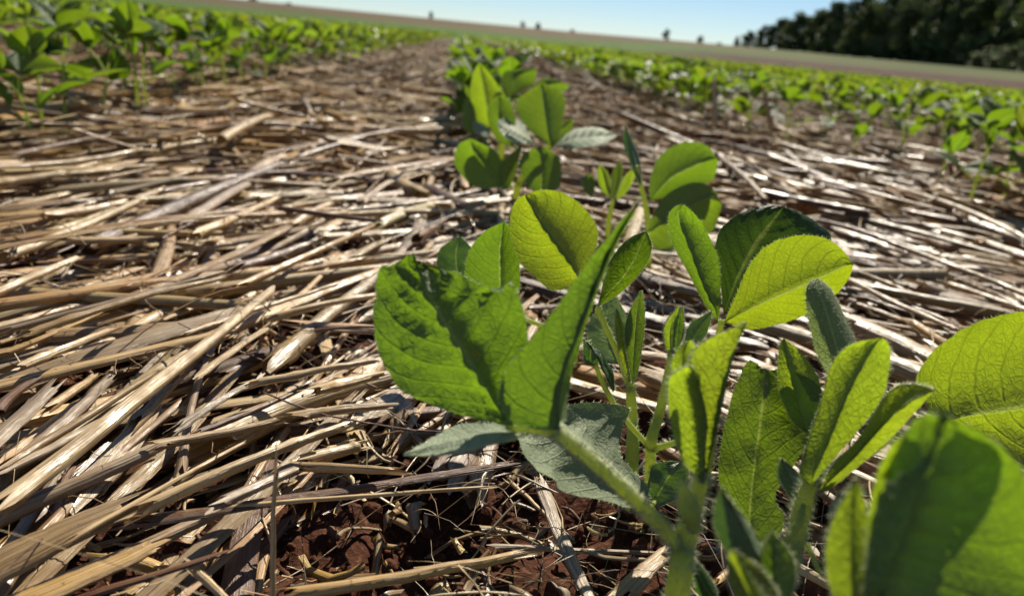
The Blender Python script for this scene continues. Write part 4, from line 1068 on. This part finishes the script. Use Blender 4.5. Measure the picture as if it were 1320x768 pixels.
for j in range(11):
    px = 1100 + j*29; Z = 215 - j*10.5
    put_tree(px, 80, Z, tr_.uniform(17, 20), tr_.randrange(6), 'tall dark tree in the front edge of the wood at the upper right', FG, 1.1)
for j in range(12):
    px = 1012 + j*33; Z = 322 - j*15
    put_tree(px, 70, Z, (13 + 9*min(1, j/4.))*tr_.uniform(.9, 1.1), tr_.randrange(6), 'dark tree rising behind the front edge of the wood', FG, 1.3)
for j in range(24):
    px = 972 + j*16; Z = 300 - j*8.2
    put_tree(px, 75, Z-8, tr_.uniform(3.4, 5.2)*(.7 if j < 3 else 1), tr_.randrange(6), 'low dark shrubby tree at the foot of the wood', FG, 2.0)
LG = 'lone trees on the ridge'
for px, Z, h, w, lab in [(555,330,3.6,.9,'small lone tree on the ridge left of centre, above the crop rows'), (673,335,3.4,1.2,'left one of a pair of small trees on the ridge'),
                         (692,335,3.4,1.4,'right one of a pair of small trees on the ridge'), (738,335,1.9,1.6,'lowest bush on the ridge beside the tree pair'),
                         (860,330,5.6,1.1,'largest lone tree on the ridge, left of the wood'), (905,325,3.6,1.2,'small lone tree between the largest ridge tree and the wood'),
                         (930,325,1.7,2.,'low dark bush on the ridge by the wood end'), (326,330,2.2,3.,'wide dark bush on the ridge at the upper left'), (372,332,1.6,3.,'small dark bush on the ridge near the upper left')]:
    put_tree(px, 40, Z, h, tr_.randrange(6), lab, LG, w)

# ------------------------------------------------------------------ light, sky, camera
SUN_EL, SUN_AZ = math.radians(41), math.radians(20)       # azimuth from +y towards +x
W = bpy.data.worlds.new('World'); S.world = W; W.use_nodes = True
wt = W.node_tree; bg = wt.nodes['Background']
sky = wt.nodes.new('ShaderNodeTexSky'); sky.sky_type = 'NISHITA'; sky.sun_disc = False
sky.sun_elevation = SUN_EL; sky.sun_rotation = SUN_AZ; sky.air_density = .8; sky.dust_density = .0; sky.ozone_density = 4.5
wt.links.new(sky.outputs[0], bg.inputs[0]); bg.inputs[1].default_value = .058
sd = bpy.data.lights.new('sun', 'SUN'); sd.energy = 5.0; sd.angle = math.radians(.5); sd.color = (1., .92, .77)
so = bpy.data.objects.new('sun', sd); C.objects.link(so)
dirv = Vector((math.sin(SUN_AZ)*math.cos(SUN_EL), math.cos(SUN_AZ)*math.cos(SUN_EL), math.sin(SUN_EL)))
so.rotation_euler = dirv.to_track_quat('Z', 'Y').to_euler(); so.location = dirv*20

cd = bpy.data.cameras.new('camera'); cam = bpy.data.objects.new('camera', cd); C.objects.link(cam)
from mathutils import Matrix
Rm = Matrix([[MW[r][0], -MW[r][1], -MW[r][2]] for r in range(3)])
cam.matrix_world = Matrix.Translation(EYE) @ Rm.to_4x4()
cd.sensor_width = 36; cd.lens = 36*FPX/1320; cd.clip_start = .01; cd.clip_end = 5000
cd.dof.use_dof = True; cd.dof.focus_distance = .25; cd.dof.aperture_fstop = 14.
S.camera = cam
S.view_settings.view_transform = 'Standard'; S.view_settings.look = 'None'; S.view_settings.exposure = .60; S.view_settings.gamma = 1
S.render.engine = 'CYCLES'
S.cycles.use_denoising = True
S.cycles.max_bounces = 8; S.cycles.transmission_bounces = 6; S.cycles.sample_clamp_indirect = 10
